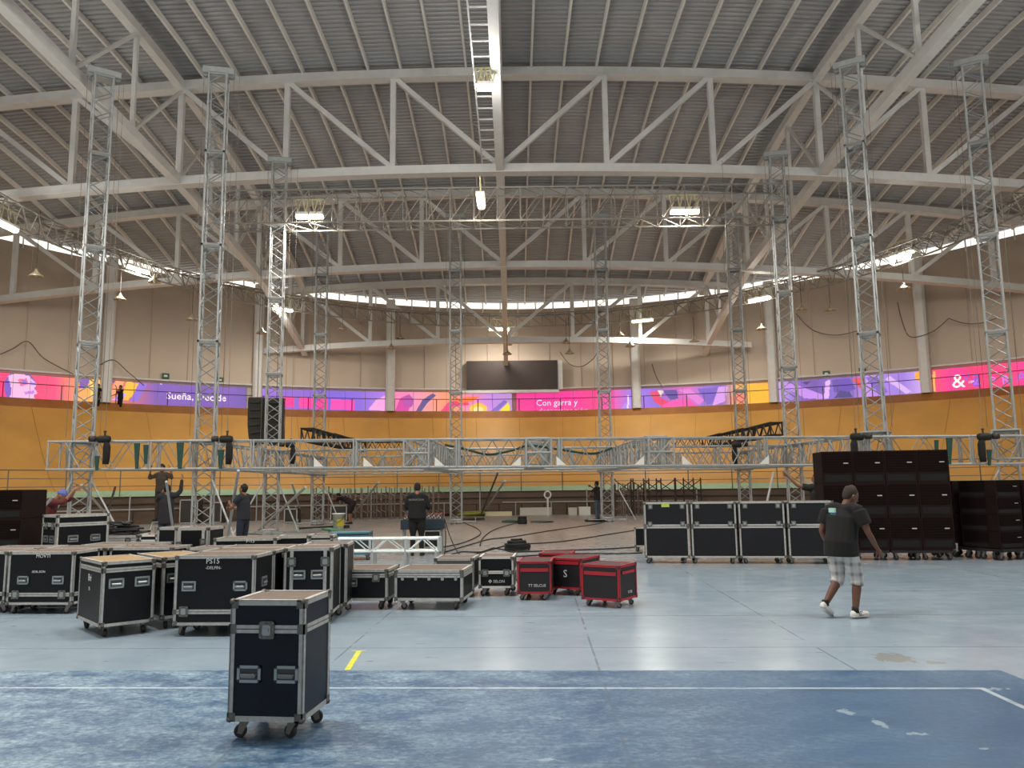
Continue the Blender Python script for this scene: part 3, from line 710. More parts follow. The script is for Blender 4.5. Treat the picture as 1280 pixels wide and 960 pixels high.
grid_truss((B_[1],23.6,GZ), (B_[1],30.2,GZ), 'short box truss running back from the centre block')
grid_truss((-9.0,30.5,GZ+.04), (10.7,30.5,GZ), 'middle cross box truss behind the long front one')
grid_truss((-9.0,37.7,GZ+.05), (10.7,37.7,GZ+.05), 'rearmost cross box truss of the lifted grid')
# black trusses resting on the grid
bks, bkl = sec_mesh(3.3, .4, .42, .035, .022, 8)
bks.materials[0] = blackm; bkl.materials[0] = mat('black_steel', '241f1c', .6)
for x0, x1, l_ in ((-7.05,-7.0,'black truss lying over the lifted grid on the left'), (9.05,9.0,'black truss lying over the lifted grid on the right')):
    t = thing('black_truss', l_, 'truss', (x0,27.0,3.55), 0, 'black trusses on the grid', rot=(0,0,R_(90)))
    for i in range(3): s = link('truss_section', bks, t, (3.3*i,0,.03*i)); link('lacing', bkl, s)
for x, y, l_ in ((486,552,'short black truss piece left of the slim centre-left tower'),(855,550,'short black truss piece right of centre on the grid')):
    p = at(x, y, 34.5); t = thing('black_truss', l_, 'truss', (p.x-.9,34.5,3.52), 0, 'black trusses on the grid')
    s = link('truss_section', bks, t); s.scale = (.5,1,.8); link('lacing', bkl, s)
# chain hoists with chain bags
def hoist(x, y, Y, label, flip=1, k=.72):
    p = at(x, y, Y); t = thing('chain_hoist', label, 'hoist', p, 0, 'black chain hoists on the truss')
    mb = MB(); mb.lathe([(.05,-.28),(.13,-.27),(.15,-.2),(.15,.12),(.12,.2),(.06,.22)], (0,0,0), 14, 'x'); mb.build('motor', blackm, t, True).scale = (k*flip,k,k)
    mb = MB(); mb.lathe([(.04,-.3),(.12,-.28),(.12,-.05),(.05,-.04)], (-.32,0,.02), 12, 'x'); mb.build('gear_cover', darkmetal, t, True).scale = (k*flip,k,k)
    mb = MB(); mb.path([(.08,0,-.12),(.1,0,-.3),(.1,0,-.7),(.08,0,-1.0)], [.10,.14,.14,.11], 10); mb.build('chain_bag', mat('bag_black','1d1a19',.9), t, True).scale = (k*flip,k,k)
    mb = MB(); mb.tube((0,0,.08), (0,0,.24), .03, 6); mb.tube((-.04,0,.22), (.04,0,.22), .02, 6); mb.build('hook', darkmetal, t)
    MB().tube((0,0,.2), (0,0,TOP-p.z-.6), .007, 4).build('chain', MATS['chain_grey'], t)
hoist(131, 549, 22.6, 'black chain hoist with bag beside the far left tower', 1)
hoist(284, 549, 22.6, 'black chain hoist right of the second tower', 1)
hoist(364, 556, 29.8, 'chain hoist right of the third tower seen through the truss', 1)
hoist(1070, 546, 22.6, 'black chain hoist left of the tower behind the subwoofers', -1)
hoist(1229, 546, 22.6, 'black chain hoist left of the far right tower', -1)
hoist(920, 556, 29.8, 'chain hoist seen through the truss left of the distant right tower', -1)
# green slings on the truss
for i, (x, y0, y1, wpx, l_) in enumerate([(171,554,586,7,'wide green sling on the truss right of the far left hoist'),(182,556,580,6,'dark green sling next to the wide one'),(225,553,586,9,'green sling on the truss left of the second tower'),(121,570,588,6,'green sling under the far left hoist'),(276,562,586,8,'green sling right of the second tower'),(1171,550,582,5,'narrow green sling right of the subwoofer stack'),(1187,547,580,8,'wide green sling hanging in a loop right of the subwoofers'),(1237,562,582,6,'short green sling left of the far right tower')]):
    a, b_ = at(x, y0, 22.68), at(x, y1, 22.68); w_ = wpx/F*22.7
    mb = MB(); mb.add([(a.x-w_/2,22.68,a.z),(a.x+w_/2,22.68,a.z),(b_.x+w_*.2,22.66,b_.z),(b_.x-w_*.25,22.66,b_.z),(a.x-w_/2,22.72,a.z),(a.x+w_/2,22.72,a.z),(b_.x+w_*.2,22.7,b_.z),(b_.x-w_*.25,22.7,b_.z)],
        [(3,2,1,0),(4,5,6,7),(0,1,5,4),(1,2,6,5),(2,3,7,6),(3,0,4,7)]); tag(mb.build('sling', green), l_, 'strap', 'green lifting slings')
cable('green_rope', [at(x,y,23.5) for x,y in ((556,556),(580,561),(610,568),(640,563),(662,557),(700,562),(740,567),(765,560))], .035, 'green rope draped along the back of the front truss', 'rope', green)
# line array columns
def line_array(x, Y, ztop_, n, label, tilt0):
    t = thing('speaker_column', label, 'speaker', (x,Y,ztop_), 0, 'hung black speaker columns')
    px, pz, a = 0, 0, 0; hb = .3
    for i in range(n):
        mb = MB(); mb.add([(-.3,-.22,0),(.3,-.22,0),(.26,.25,-.03),(-.26,.25,-.03),(-.3,-.22,-hb-.01),(.3,-.22,-hb-.01),(.26,.25,-hb+.0),(-.26,.25,-hb+.0)],
             [(0,1,2,3),(7,6,5,4),(4,5,1,0),(5,6,2,1),(6,7,3,2),(7,4,0,3)])
        mb.tube((-.2,-.23,-.15), (.2,-.23,-.15), .05, 6)
        q = mb.build('cabinet', mat('array_black', '2a2622', .7), t, loc=(px, 0, pz)); q.rotation_euler = (0, -a, 0)
        px += math.sin(a)*hb; pz -= math.cos(a)*hb; a += tilt0 if i > 1 else 0
    MB().box(-.3,-.2,0,.3,.2,.06).build('fly_frame', darkmetal, t); MB().tube((0,0,.05), (0,0,8), .012, 4).build('hoist_chain', darkmetal, t)
line_array(at(325,499,31.2).x-.1, 31.2, at(325,499,31.2).z, 6, 'curved black speaker column hanging left of the third tower', .07)
line_array(at(346,500,31.3).x, 31.3, at(346,500,31.3).z, 6, 'black speaker column hung inside the outline of the third tower', .03)
# ------------------------------------------------------------------ FLIGHT CASES
capmesh = MB().sphere((0,0,0), .026, 8, 5); capmesh.cbox((0,0,0), (.05,.05,.05)); 
def capm_(k): return None
cap_me = {}
def cap(k, m_):
    key = (k, m_.name)
    if key not in cap_me:
        mb = MB(); mb.sphere((k*.35,k*.35,k*.35), k*.75, 10, 6); e_ = k*.22
        for ax in range(3):
            hi = [1.9*k]*3; hi[ax] = k*.3; lo = [-e_*.4]*3; mb.box(*lo, *hi)
        cap_me[key] = mb.mesh('corner_cap', m_, False)
    return cap_me[key]
han_me = {}
def handle_me(k=1.0):
    if k not in han_me:
        a = MB(); w_, h_ = .17*k, .115*k
        a.bev(-w_/2,-.008,-h_/2, w_/2,.002,-h_/2+.02*k,.004,'y'); a.bev(-w_/2,-.008,h_/2-.02*k, w_/2,.002,h_/2,.004,'y')
        a.bev(-w_/2,-.008,-h_/2, -w_/2+.02*k,.002,h_/2,.004,'y'); a.bev(w_/2-.02*k,-.008,-h_/2, w_/2,.002,h_/2,.004,'y')
        for sx in (-1,1):
            for sz in (-1,1): a.sphere((sx*(w_/2-.01*k),-.009,sz*(h_/2-.01*k)), .004*k, 6, 3)
        d = MB().box(-w_/2+.018*k,-.003,-h_/2+.018*k,w_/2-.018*k,.001,h_/2-.018*k)
        g = MB(); g.path([(-w_*.3,-.012,.0),(-w_*.3,-.02,-.012*k),(w_*.3,-.02,-.012*k),(w_*.3,-.012,.0)], .0095*k, 6); g.bev(-w_*.28,-.024,-.026*k,w_*.28,-.012,.004*k,.004,'x')
        han_me[k] = (a.mesh('handle_dish', chrom), d.mesh('handle_recess', mat('recess_grey','4b4d4e',.5,.4)), g.mesh('grip', mat('grip_metal','8d9290',.35,.6)))
    return han_me[k]
lat_me = {}
def latch_me(k=1.0):
    if k not in lat_me:
        a = MB(); a.bev(-.055*k,-.008,-.06*k,.055*k,.002,.06*k,.012*k,'y')
        g = MB(); g.bev(-.03*k,-.014,-.035*k,.03*k,-.008,.035*k,.01*k,'y'); g.bev(-.018*k,-.022,-.01*k,.018*k,-.014,.01*k,.004,'y')
        for sx in (-1,1):
            for sz in (-1,1): g.sphere((sx*.044*k,-.009,sz*.048*k), .005*k, 6, 3)
        lat_me[k] = (a.mesh('latch_plate', capm), g.mesh('latch_butterfly', chrom))
    return lat_me[k]
cast_me = {}
def caster_me(zb):
    r = round(zb*.35, 3)
    if r not in cast_me:
        f_ = MB(); f_.box(-.045,-.05,zb-.012,.045,.05,zb); 
        for sx in (-1,1): f_.add([(sx*.024,-.035,zb-.01),(sx*.024,.035,zb-.01),(sx*.024,.05,r-.01),(sx*.024,.02,r-.02),(sx*.03,-.035,zb-.01),(sx*.03,.035,zb-.01),(sx*.03,.05,r-.01),(sx*.03,.02,r-.02)],
            [(0,1,2,3),(7,6,5,4),(0,4,5,1),(1,5,6,2),(2,6,7,3),(3,7,4,0)])
        w_ = MB(); w_.lathe([(.012,-.02),(r-.006,-.02),(r,-.013),(r,.013),(r-.006,.02),(.012,.02)], (0,.03,r), 16, 'x'); w_.lathe([(.012,-.026),(.012,.026)], (0,.03,r), 8, 'x')
        cast_me[r] = (f_.mesh('caster_fork', mat('caster_fork_grey','807b74',.45,.6)), w_.mesh('wheel', rub, False))
    return cast_me[r]
CASES = []
def case(pf, yaw, w_, d, zt, label, zb=.13, lid=None, body=None, edge=None, top=None, handles=(), latches=(), sidehandles=(), e=.034, k=1.0, cap_k=.027, texts=(), cast=True, lid_low=None, vrails=(), group='black flight cases on the left', lowlid=None, name='flight_case', z0=0, sidelatches=(), dark_bands=None):
    """pf = floor position (x,y) of the front-left body corner; yaw in degrees; front faces local -Y"""
    body = body or caseb; edge = edge or edgem; top = top or topm
    t = thing(name, label, 'flight case', (pf[0], pf[1], z0), R_(yaw), group)
    b_ = .006
    MB().box(b_, b_, zb+b_, w_-b_, d-b_, zt-b_).build('body', body, t)
    MB().box(e*.8, e*.8, zt-b_, w_-e*.8, d-e*.8, zt-b_+.003).build('top_panel', top, t)
    r = MB()
    def bar(x0,y0,z0_,x1,y1,z1): r.box(x0,y0,z0_,x1,y1,z1)
    for z_ in (zb, zt-e): 
        bar(0,0,z_,w_,e*.35,z_+e); bar(0,d-e*.35,z_,w_,d,z_+e); bar(0,0,z_,e*.35,d,z_+e); bar(w_-e*.35,0,z_,w_,d,z_+e)
    for z_ in (zt,):
        bar(0,0,z_-.004,w_,e,z_+.002); bar(0,d-e,z_-.004,w_,d,z_+.002); bar(0,0,z_-.004,e,d,z_+.002); bar(w_-e,0,z_-.004,w_,d,z_+.002)
    for x_, y_ in ((0,0),(w_,0),(w_,d),(0,d)):
        sx = 1 if x_ == 0 else -1; sy = 1 if y_ == 0 else -1
        x0, x1 = sorted((x_, x_+sx*e)); y0, y1 = sorted((y_, y_+sy*e*.35)); bar(x0,y0,zb,x1,y1,zt)
        x0, x1 = sorted((x_, x_+sx*e*.35)); y0, y1 = sorted((y_, y_+sy*e)); bar(x0,y0,zb,x1,y1,zt)
    zl = []
    if lid: zl.append(lid)
    if lowlid: zl.append(lowlid)
    g = e*.75
    for z_ in zl:
        o = .004
        for dz0, dz1 in ((-g,-.003),(.003,g)):
            bar(-o,-o,z_+dz0,w_+o,e*.3,z_+dz1); bar(-o,d-e*.3,z_+dz0,w_+o,d+o,z_+dz1); bar(-o,-o,z_+dz0,e*.3,d+o,z_+dz1); bar(w_-e*.3,-o,z_+dz0,w_+o,d+o,z_+dz1)
    for vx in vrails: bar(vx-e*.6,-.004,zb,vx+e*.6,e*.3,zt)
    r.build('edge_rail', edge, t)
    cp = cap(cap_k, capm if edge is not redm else mat('red_cap','6e1a22',.5))
    for x_ in (0,w_):
        for y_ in (0,d):
            for z_ in (zb,zt): 
                    q_ = link('corner_cap', cp, t, (x_, y_, z_)); q_.scale = (1 if x_==0 else -1, 1 if y_==0 else -1, 1 if z_==zb else -1)
    lk = ('lid', cap_k)
    if lk not in cap_me: cap_me[lk] = MB().box(-.006,-.006,-cap_k*1.1,cap_k*1.6,.006,cap_k*1.1).box(-.006,-.006,-cap_k*1.1,.006,cap_k*1.6,cap_k*1.1).mesh('lid_cap', capm)
    lc_ = cap_me[lk]
    for z_ in zl:
        for x_ in (0,w_):
            for y_ in (0,d):
                q_ = link('lid_cap', lc_, t, (x_, y_, z_)); q_.scale = (1 if x_==0 else -1, 1 if y_==0 else -1, 1)
    for hx_, hz_ in handles:
        a, dd, gg = handle_me(k); h_ = link('handle', a, t, (hx_,0,hz_)); link('handle_recess', dd, h_); link('grip', gg, h_)
    for hy_, hz_, side in sidehandles:
        a, dd, gg = handle_me(k); h_ = link('handle', a, t, (w_ if side > 0 else 0, hy_, hz_), R_(90*side)); link('handle_recess', dd, h_); link('grip', gg, h_)
    for lx_, lz_ in latches:
        a, gg = latch_me(k); h_ = link('latch', a, t, (lx_,-.005,lz_)); link('butterfly', gg, h_)
    for ly_, lz_, side in sidelatches:
        a, gg = latch_me(k); h_ = link('latch', a, t, ((w_+.005) if side > 0 else -.005, ly_, lz_), R_(90*side)); link('butterfly', gg, h_)
    if cast:
        f_, wm = caster_me(zb)
        for i, (x_, y_) in enumerate(((.09,.09),(w_-.09,.09),(w_-.09,d-.09),(.09,d-.09))):
            c_ = link('caster', f_, t, (x_,y_,0), R_(random.choice((60,75,110,-70,100)))); link('wheel', wm, c_)
    for s, sz, tx, tz, side, colr in texts:
        if side == 0: text(s, sz, mat('label_'+colr,colr,.6), t, (tx,-.003,tz), (R_(90),0,0))
        elif side == 1: text(s, sz, mat('label_'+colr,colr,.6), t, (w_+.003,tx,tz), (R_(90),0,R_(90)))
        else: text(s, sz, mat('label_'+colr,colr,.6), t, (-.003,tx,tz), (R_(90),0,R_(-90)))
    CASES.append(t); return t
W_ = 'd8d8d4'
# nearest navy case
case((-1.985,5.66), -6.5, .535, .53, .935, 'nearest navy flight case standing alone in front of the others', zb=.125, lid=.74, body=casen, handles=((.148,.44),(.415,.44)), latches=((.27,.735),), e=.036, cap_k=.03, group=None)
# PS15 and twins behind it
case((-4.02,9.53), -3.5, .97, .60, .93, 'large black case marked PS15, front of the row behind the nearest case', lowlid=.285, handles=((.18,.58),(.80,.58)), latches=((.13,.29),(.82,.29)), sidehandles=((.3,.6,1),), texts=(('PS15',.085,.46,.865,0,W_),('-DELFIN-',.05,.47,.79,0,W_)))
case((-3.99,10.18), -3.5, .97, .58, .93, 'second of the row behind the PS15 case', lowlid=.285, texts=(('1S',.09,.3,.85,1,W_),))
case((-3.97,10.80), -3.5, .97, .55, .93, 'third of the row, partly hidden beside the tall double-latch case', lowlid=.285)
# angled pair
case((-5.50,10.18), -48, 1.0, .60, .875, 'angled flight case left of the PS15 case with two front handles on its right face', lid=.775, sidehandles=((.16,.62,1),(.45,.62,1)), texts=(('Bri',.12,.5,.66,0,W_),('75',.06,.5,.53,0,W_)), top=mat('bare_plywood_top','94784f',.6,var=.15,vscale=5))
case((-5.03,10.72), -48, 1.0, .60, .875, 'second angled case squeezed between the first and the PS15 case', lid=.775, sidehandles=((.14,.62,1),(.45,.62,1)), top=MATS['bare_plywood_top'])
# left row
case((-7.19,11.42), -4.5, .98, .60, .86, 'black case with white marker lettering left of the angled pair', lowlid=.27, handles=((.24,.47),(.76,.47)), latches=((.14,.27),(.83,.27)), texts=(('MOVTI',.07,.52,.80,0,W_),('-EDIL.SON',.045,.46,.585,0,W_)))
case((-8.25,11.60), -4.5, .98, .60, .86, 'black case cut by the left photo edge, beside the one with marker lettering', lowlid=.27, handles=((.76,.47),), latches=((.83,.27),))
case((-7.10,12.10), -4.5, .98, .60, .86, 'dusty-topped case right behind the marker-lettered one', lowlid=.27)
case((-8.15,12.28), -4.5, .98, .60, .86, 'dusty-topped case behind the one cut by the left edge', lowlid=.27)
case((-6.05,12.0), -4.5, .98, .60, .86, 'dusty-topped case behind the angled pair', lowlid=.27)
case((-6.9,12.78), -4.5, 1.2, .60, .86, 'farthest dusty-topped case of the left block', lowlid=.27)
case((-4.9,12.0), -4.5, .98, .60, .84, 'dusty case top between the angled pair and the case with open sides', lowlid=.27)
# taller ones behind
def cpos(x, Y, yo=0): return at(x, 660, Y).x
case((at(37,650,14.6).x, 15.0), -38, .62, .95, 1.28, 'tall two-part case left of the small red and white case', lid=1.10, k=1.1, sidehandles=((.3,.84,1),(.7,.84,1)), handles=((.2,.84),(.45,.84)), latches=((.2,1.08),(.48,1.08)), e=.045)
case((at(187,660,14.0).x, 14.3), -16, .42, .62, 1.05, 'square black case behind the angled pair with a latched side', e=.045)
case((at(219,660,14.0).x, 14.05), -6, .60, .6, 1.05, 'double-latched black case next to the square one', vrails=(.06,.5), latches=((.06,.75),(.5,.8)), e=.045)
case((at(112,670,16).x, 16.0), 4, .95, .6, .82, 'low grey-green case right of the tall two-part case', lid=.72, latches=((.75,.72),), body=mat('grey_green_laminate','39423f',.5), e=.05)
case((at(168,670,15.6).x, 15.8), 0, .36, .4, .84, 'small case with a red top and white edge', lid=.72, edge=mat('white_edge','d5d2cc',.5), top=mat('red_top','8e3038',.6))
case((at(267,670,13.6).x, 13.6), 3, 1.05, .65, .88, 'wide low case marked P 15 behind the PS15 row', texts=(('P-15',.08,.62,.83,0,W_),), e=.045)
case((at(345,668,13.9).x, 14.0), 4, .55, .6, .89, 'black case right of the wide low P 15 one', e=.045)
case((at(382,668,13.9).x, 14.1), 5, .42, .6, .88, 'small black case left of the teal-lidded one', lid=.78, e=.04)
tealm = mat('teal_lid','2f6474',.5)
case((at(410,668,19.0).x, 19.0), 6, 1.0, .7, .66, 'case with a teal blue lid behind the silver truss piece', lid=.56, top=mat('teal_top','5f7f8a',.6), edge=mat('teal_edge','41768a',.5), body=mat('dark_teal','1c2a30',.5))
# double case right of PS15
case((-2.93,10.22), 3, .62, .60, .95, 'tall flight case with two vertical rails and latches right of the PS15 row', vrails=(.10,.52), handles=((.19,.62),(.43,.62)), latches=((.10,.78),(.52,.78)), e=.034)
case((-2.88,10.85), 3, .62, .62, .95, 'tall case directly behind the double-latched tall one', e=.034)
# low ones
case((-2.75,11.42), -4, .97, .75, .56, 'low black case between the tall case and the long low one', lid=.475, latches=((.80,.45),), handles=((.45,.38),), e=.036)
case((-1.69,11.35), -7, .98, .82, .55, 'long low flight case with four small clasps', lid=.475, e=.038)
ml = CASES[-1]
for i in range(5): MB().bev(-.02,-.014,-.03,.02,0,.03,.006,'y').build('clasp', chrom, ml, loc=(.12+.19*i,-.004,.44))
case((-1.25,12.55), -5, .62, .7, .60, 'grey flat case hidden behind the long low one', e=.04, body=mat('grey_laminate','5a5a56',.5))
wedge = mat('white_edge','d5d2cc',.5)
case((-.56,12.62), -4, .55, .75, .605, 'small black case with bright white edges and two round latches', edge=wedge, lid=.37, latches=((.10,.36),(.44,.36)), texts=(('❖ SELON',.06,.28,.23,0,W_),), e=.03, k=.95, group=None)
redk = dict(edge=redm, body=mat('red_case_black','1a1518',.5), top=mat('red_case_top','45282a',.6,var=.2,vscale=6), zb=.10, e=.03, group='red-edged flight cases')
def redband(t, w_, z=.45):
    MB().box(.05,-.006,z-.025,w_-.05,.0,z+.025).build('red_strip', redm, t)
t = case((.04,12.13), -6, .52, .75, .575, 'red-edged case next to the white-edged one', texts=(('TT SELCUE',.055,.3,.22,0,W_),), **redk); redband(t,.52)
t = case((.52,12.78), -30, .60, .7, .57, 'red-edged case with white swirl, behind the rightmost one', texts=(('S',.16,.32,.33,0,W_),), **redk); redband(t,.60,.5)
t = case((.95,11.50), -33, .60, .58, .585, 'rightmost red-edged case in front', texts=(('TT SEL',.05,.33,.2,1,W_),), **redk); redband(t,.60,.47); MB().box(0,0,0,.006,.4,.04).build('red_strip', redm, t, loc=(.6,.09,.46))
t = case((.42,13.6), -10, .55, .6, .57, 'red-edged case farthest back between the other red ones', **redk)
# case wall at right
vb = mat('graphite_laminate','18181b',.45,spec=.3,var=.1)
cols_ = ['leftmost','second from left','third from left','rightmost']
a0_ = math.radians(-9.5)
for i in range(4):
    ox = 2.85 + i*1.0*math.cos(a0_); oy = 17.46 + i*1.0*math.sin(a0_)
    yw = -8 - (i % 2)
    case((ox,oy), yw, .95, .6, .79, 'lower graphite case, %s column of the case wall' % cols_[i], body=vb, group='stacked graphite cases', e=.035, k=1.0)
    t = case((ox,oy), yw, .95, .6, 1.31, 'upper graphite case, %s column of the case wall' % cols_[i], zb=.80, body=vb, cast=False, group='stacked graphite cases', e=.035, latches=((.12,.85),(.82,.85),(.14,1.22),(.82,1.22)), k=.9)
    if i == 0: MB().box(.38,-.006,1.21,.55,-.001,1.29).build('sticker', mat('lime_label','a9c24a',.6), t)
t = case((at(792,640,20.5).x, 20.5), -10, .5, .5, .62, 'small pale case at the left end of the case wall', group=None)
# ------------------------------------------------------------------ SPEAKERS
def sub_me(w_, d, h, slot=True):
    a = MB(); a.bev(0,0,0,w_,d,h-.012,.012,'y')
    g = MB(); g.box(.03,-.012,h*.36,w_-.03,0,h-.05)
    s = MB(); 
    s.box(.05,-.004,.05,w_-.05,0,h*.27)
    f = MB(); f.cbox((w_*.78,-.016,h*.62), (.10,.008,.022))
    p = MB()
    for i in range(7): p.box(.04,-.016,h*.38+i*(h*.55/7),w_-.04,-.011,h*.38+i*(h*.55/7)+.012)
    return a.mesh('cabinet', subm), g.mesh('grille', grillm), s.mesh('port', mat('port_black','090706',.9)), f.mesh('badge', mat('badge_white','b9b4aa',.5)), p.mesh('louvre', subm)
SM = sub_me(.655, .8, .727)
def sub(x, y, z, yaw, label, group, badge=True, sc=(1,1,1)):
    t = thing('subwoofer', label, 'speaker', (x,y,z), R_(yaw), group); t.scale = sc
    for nm, me in zip(('cabinet','grille','port','badge','louvre'), SM):
        if nm == 'badge' and not badge: continue
        link(nm, me, t)
    return t
rowsn = ['bottom','middle','top']; rows_ = rowsn
bx, by = 6.86, 17.62
for c in range(4):
    for r_ in range(3):
        a = R_(-8); ox = bx + c*.665*math.cos(a); oy = by + c*.665*math.sin(a)
        sub(ox, oy, .235+r_*.715, -8, 'black subwoofer, %s row, %s column of the big stack behind the walking man' % (rows_[r_], cols_[c]), 'subwoofers of the big stack')
def dolly(x, y, yaw, w_, d, label, white=False, z=.2):
    t = thing('dolly', label, 'dolly', (x,y,0), R_(yaw), 'wheeled dollies under the speakers')
    mb = MB(); mb.box(0,0,z-.05,w_,d,z); mb.box(0,-.01,z-.06,w_,.03,z-.01); mb.build('board', blackm, t)
    if white:
        mb = MB()
        for zz in (z-.06, z-.2+.03 if z > .3 else z+.06): mb.box(0,-.02,zz-.015,w_,.0,zz+.015)
        mb.box(0,-.02,z-.1,.03,0,z+.06); mb.box(w_-.03,-.02,z-.1,w_,0,z+.06); mb.build('rim', wedge, t)
    f_, wm = caster_me(z-.05)
    for x_ in (.1, w_/2-.05, w_/2+.05, w_-.1):
        for y_ in (.1, d-.1): c_ = link('caster', f_, t, (x_,y_,0), R_(random.choice((60,100,-70)))); link('wheel', wm, c_)
for i in range(2): dolly(bx+i*1.33*math.cos(R_(-8)), by+i*1.33*math.sin(R_(-8)), -8, 1.3, .8, ('left' if i == 0 else 'right')+' dolly under the big subwoofer stack', z=.225)
# right angled stacks
for s_i, (x0, y0, yaw, nm) in enumerate(((9.55,18.6,-58,'left angled stack'),(9.98,17.85,-58,'middle angled stack'),(10.36,17.1,18,'right front stack'),(11.1,17.3,18,'stack at the right photo edge'))):
    for r_ in range(4):
        sub(x0, y0, .25+r_*.363, yaw, 'dark subwoofer, %s from the floor, in the %s' % (('first','second','third','fourth')[r_], nm), 'subwoofers of the right stacks', badge=s_i > 1, sc=(1.1 if s_i < 2 else 1.05,.9,.508))
dolly(9.52,18.58,-58,.75,.8,'dolly with a pale rim under the left angled stack',True,.24)
dolly(9.95,17.83,-58,.75,.8,'dolly under the middle angled stack',False,.24)
dolly(10.36,17.05,18,1.4,.8,'dolly under the right front stacks',False,.24)
# far left stacks
for c, (x0, y0) in enumerate(((-10.4,15.0),(-9.75,15.0),)):
    for r_ in range(3):
        sub(x0-.12+.0*c, y0+c*.0, .12+r_*.545, 0, 'brown-black subwoofer at the left photo edge, %s row, %s column' % (rows_[r_], ('left','right')[c]), 'subwoofers at the left edge', badge=True, sc=(.95,.95,.76))
# ------------------------------------------------------------------ SILVER TRUSS PIECE ON LEGS
t = thing('truss_bench', 'short bright aluminium truss piece standing on legs in front of the console', 'truss', (-3.78,16.9,0), R_(-3))
mb = MB(); L = 2.2
for yy in (0,.3):
    for z in (.38,.64): mb.tube((0,yy,z), (L,yy,z), .028, 8)
    for x in (0,.75,1.5,L): mb.tube((x,yy,.36), (x,yy,.66), .026, 8)
mb.build('chord', mat('bright_aluminium','cfd6d4',.3,.5), t)
mb = MB()
for yy in (0,.3):
    for x0,x1,up in ((.05,.4,1),(.4,.72,0),(.8,1.1,1),(1.1,1.45,0),(1.55,1.85,1),(1.85,2.15,0)):
        mb.tube((x0,yy,.38 if up else .64), (x1,yy,.64 if up else .38), .014, 6)
for x in (0,.75,1.5,L): mb.tube((x,0,.64), (x,.3,.64), .02, 6); mb.tube((x,0,.38), (x,.3,.38), .02, 6)
mb.build('lacing', MATS['bright_aluminium'], t)
lg = MB().tube((0,0,0), (0,0,.4), .032, 8).mesh('leg', alu)
for x in (.1,.8,1.5,2.15):
    for yy in (0,.3): link('leg', lg, t, (x,yy,0))
# ------------------------------------------------------------------ CONSOLE
t = thing('mixing_console', 'blue-edged mixing console in a case in front of the man in black', 'console', (at(501,660,20.8).x,20.75,0), R_(3))
MB().box(0,0,.62,1.12,.8,.86).build('case_tray', mat('console_blue','25343f',.5,var=.1), t)
mb = MB(); mb.add([(.05,.05,.87),(1.07,.05,.87),(1.07,.75,1.02),(.05,.75,1.02),(.05,.05,.84),(1.07,.05,.84),(1.07,.75,.84),(.05,.75,.84)], [(0,1,2,3),(7,6,5,4),(0,4,5,1),(1,5,6,2),(2,6,7,3),(3,7,4,0)])
mb.build('desk', blackm, t)
mb = MB()
for i in range(22):
    mb.cbox((.1+.044*i,.15+.1*(i%3),.905+.02*(i%3)), (.014,.05,.03))
mb.build('fader', whitem, t)
mb = MB()
for i in range(40): mb.cbox((.1+.024*i,.42+.06*(i%5),.96+.012*(i%5)), (.012,.02,.012))
mb.build('button', mat('red_led','e0604a',.5,emit=.8), t)
MB().box(.62,.05,.1,1.02,.7,.6).build('rack', blackm, t)
mb = MB()
for z in (.14,.34,.56): mb.box(.6,.03,z,1.04,.05,z+.035)
for x in (.6,1.01): mb.box(x,.03,.1,x+.03,.05,.6)
mb.build('rack_rail', edgem, t)
for x in (.06,1.06):
    for y_ in (.1,.7): MB().tube((x,y_,0), (x,y_,.63), .025, 6).build('leg', alu, t)
for sx, sg in ((545,1),(499,-1)):
    pass
cable('console_cable', [at(555,648,20.9), at(557,668,20.7), fl(556,690,.03), fl(552,700,.02)], .014, 'black cable dropping from the right end of the console')
cable('console_cable', [at(556,650,20.9), at(563,672,20.6), at(572,690,19.8), fl(580,697,.02)], .014, 'second black cable looping out from the console')
# ------------------------------------------------------------------ FLOOR CABLES, COIL, BUCKET, DEBRIS
for pts, l_ in (([(556,690),(590,680),(612,674),(640,671),(690,663),(745,655),(760,650)], 'black cable running from the console towards the towers'),
    ([(580,697),(610,688),(640,681),(700,677),(760,668),(805,661)], 'black cable running to the case wall, upper one'),
    ([(640,690),(700,688),(760,686),(803,683)], 'black cable running to the case wall, middle one'),
    ([(640,696),(710,692),(770,692),(803,691)], 'black cable running to the case wall, lowest one'),
    ([(552,684),(580,678),(600,668),(597,661),(586,656),(577,652)], 'wavy cable from the console to the yellow pile'),
    ([(600,682),(604,672),(618,662),(640,655),(652,653)], 'curved cable leading to the green coil'),
    ([(545,700),(575,690),(600,690),(618,685),(640,690)], 'tangled cable behind the white-edged case')):
    cable('floor_cable', [fl(x, y, .02) for x, y in pts], .017, l_, group='black cables on the floor')
def coil(name, c, r, turns, tk, m_, label, cat='cable', fl_=.5):
    pts = []
    for i in range(turns*14):
        a = 2*math.pi*i/14; k = 1 + .12*math.sin(i*.37); pts.append((c[0]+r*k*math.cos(a), c[1]+r*k*math.sin(a), c[2]+tk+ i/(turns*14)*tk*turns*fl_ + .01*math.sin(i)))
    return tag(MB().path(pts, tk, 5).build(name, m_, smooth=True), label, cat)
c = fl(646, 688); 
t = thing('cable_coil', 'big black cable coil heaped on the floor behind the red cases', 'cable', c)
for rr, zz, tn in ((.33,.0,4),(.24,.03,5),(.14,.08,5)):
    pts = [(rr*(1+.1*math.sin(i*.5))*math.cos(i*.45), rr*(1+.1*math.sin(i*.5))*math.sin(i*.45), zz+.03+i*.0028) for i in range(14*tn)]
    MB().path(pts, .026, 6).build('loop', cablem, t, True)
gcm = mat('green_cable','3d5a48',.7); ycm = mat('yellow_strap','8d8a3e',.8)
coil('green_cable_coil', fl(640,653), .42, 4, .03, gcm, 'green cable coil left of the small black spool')
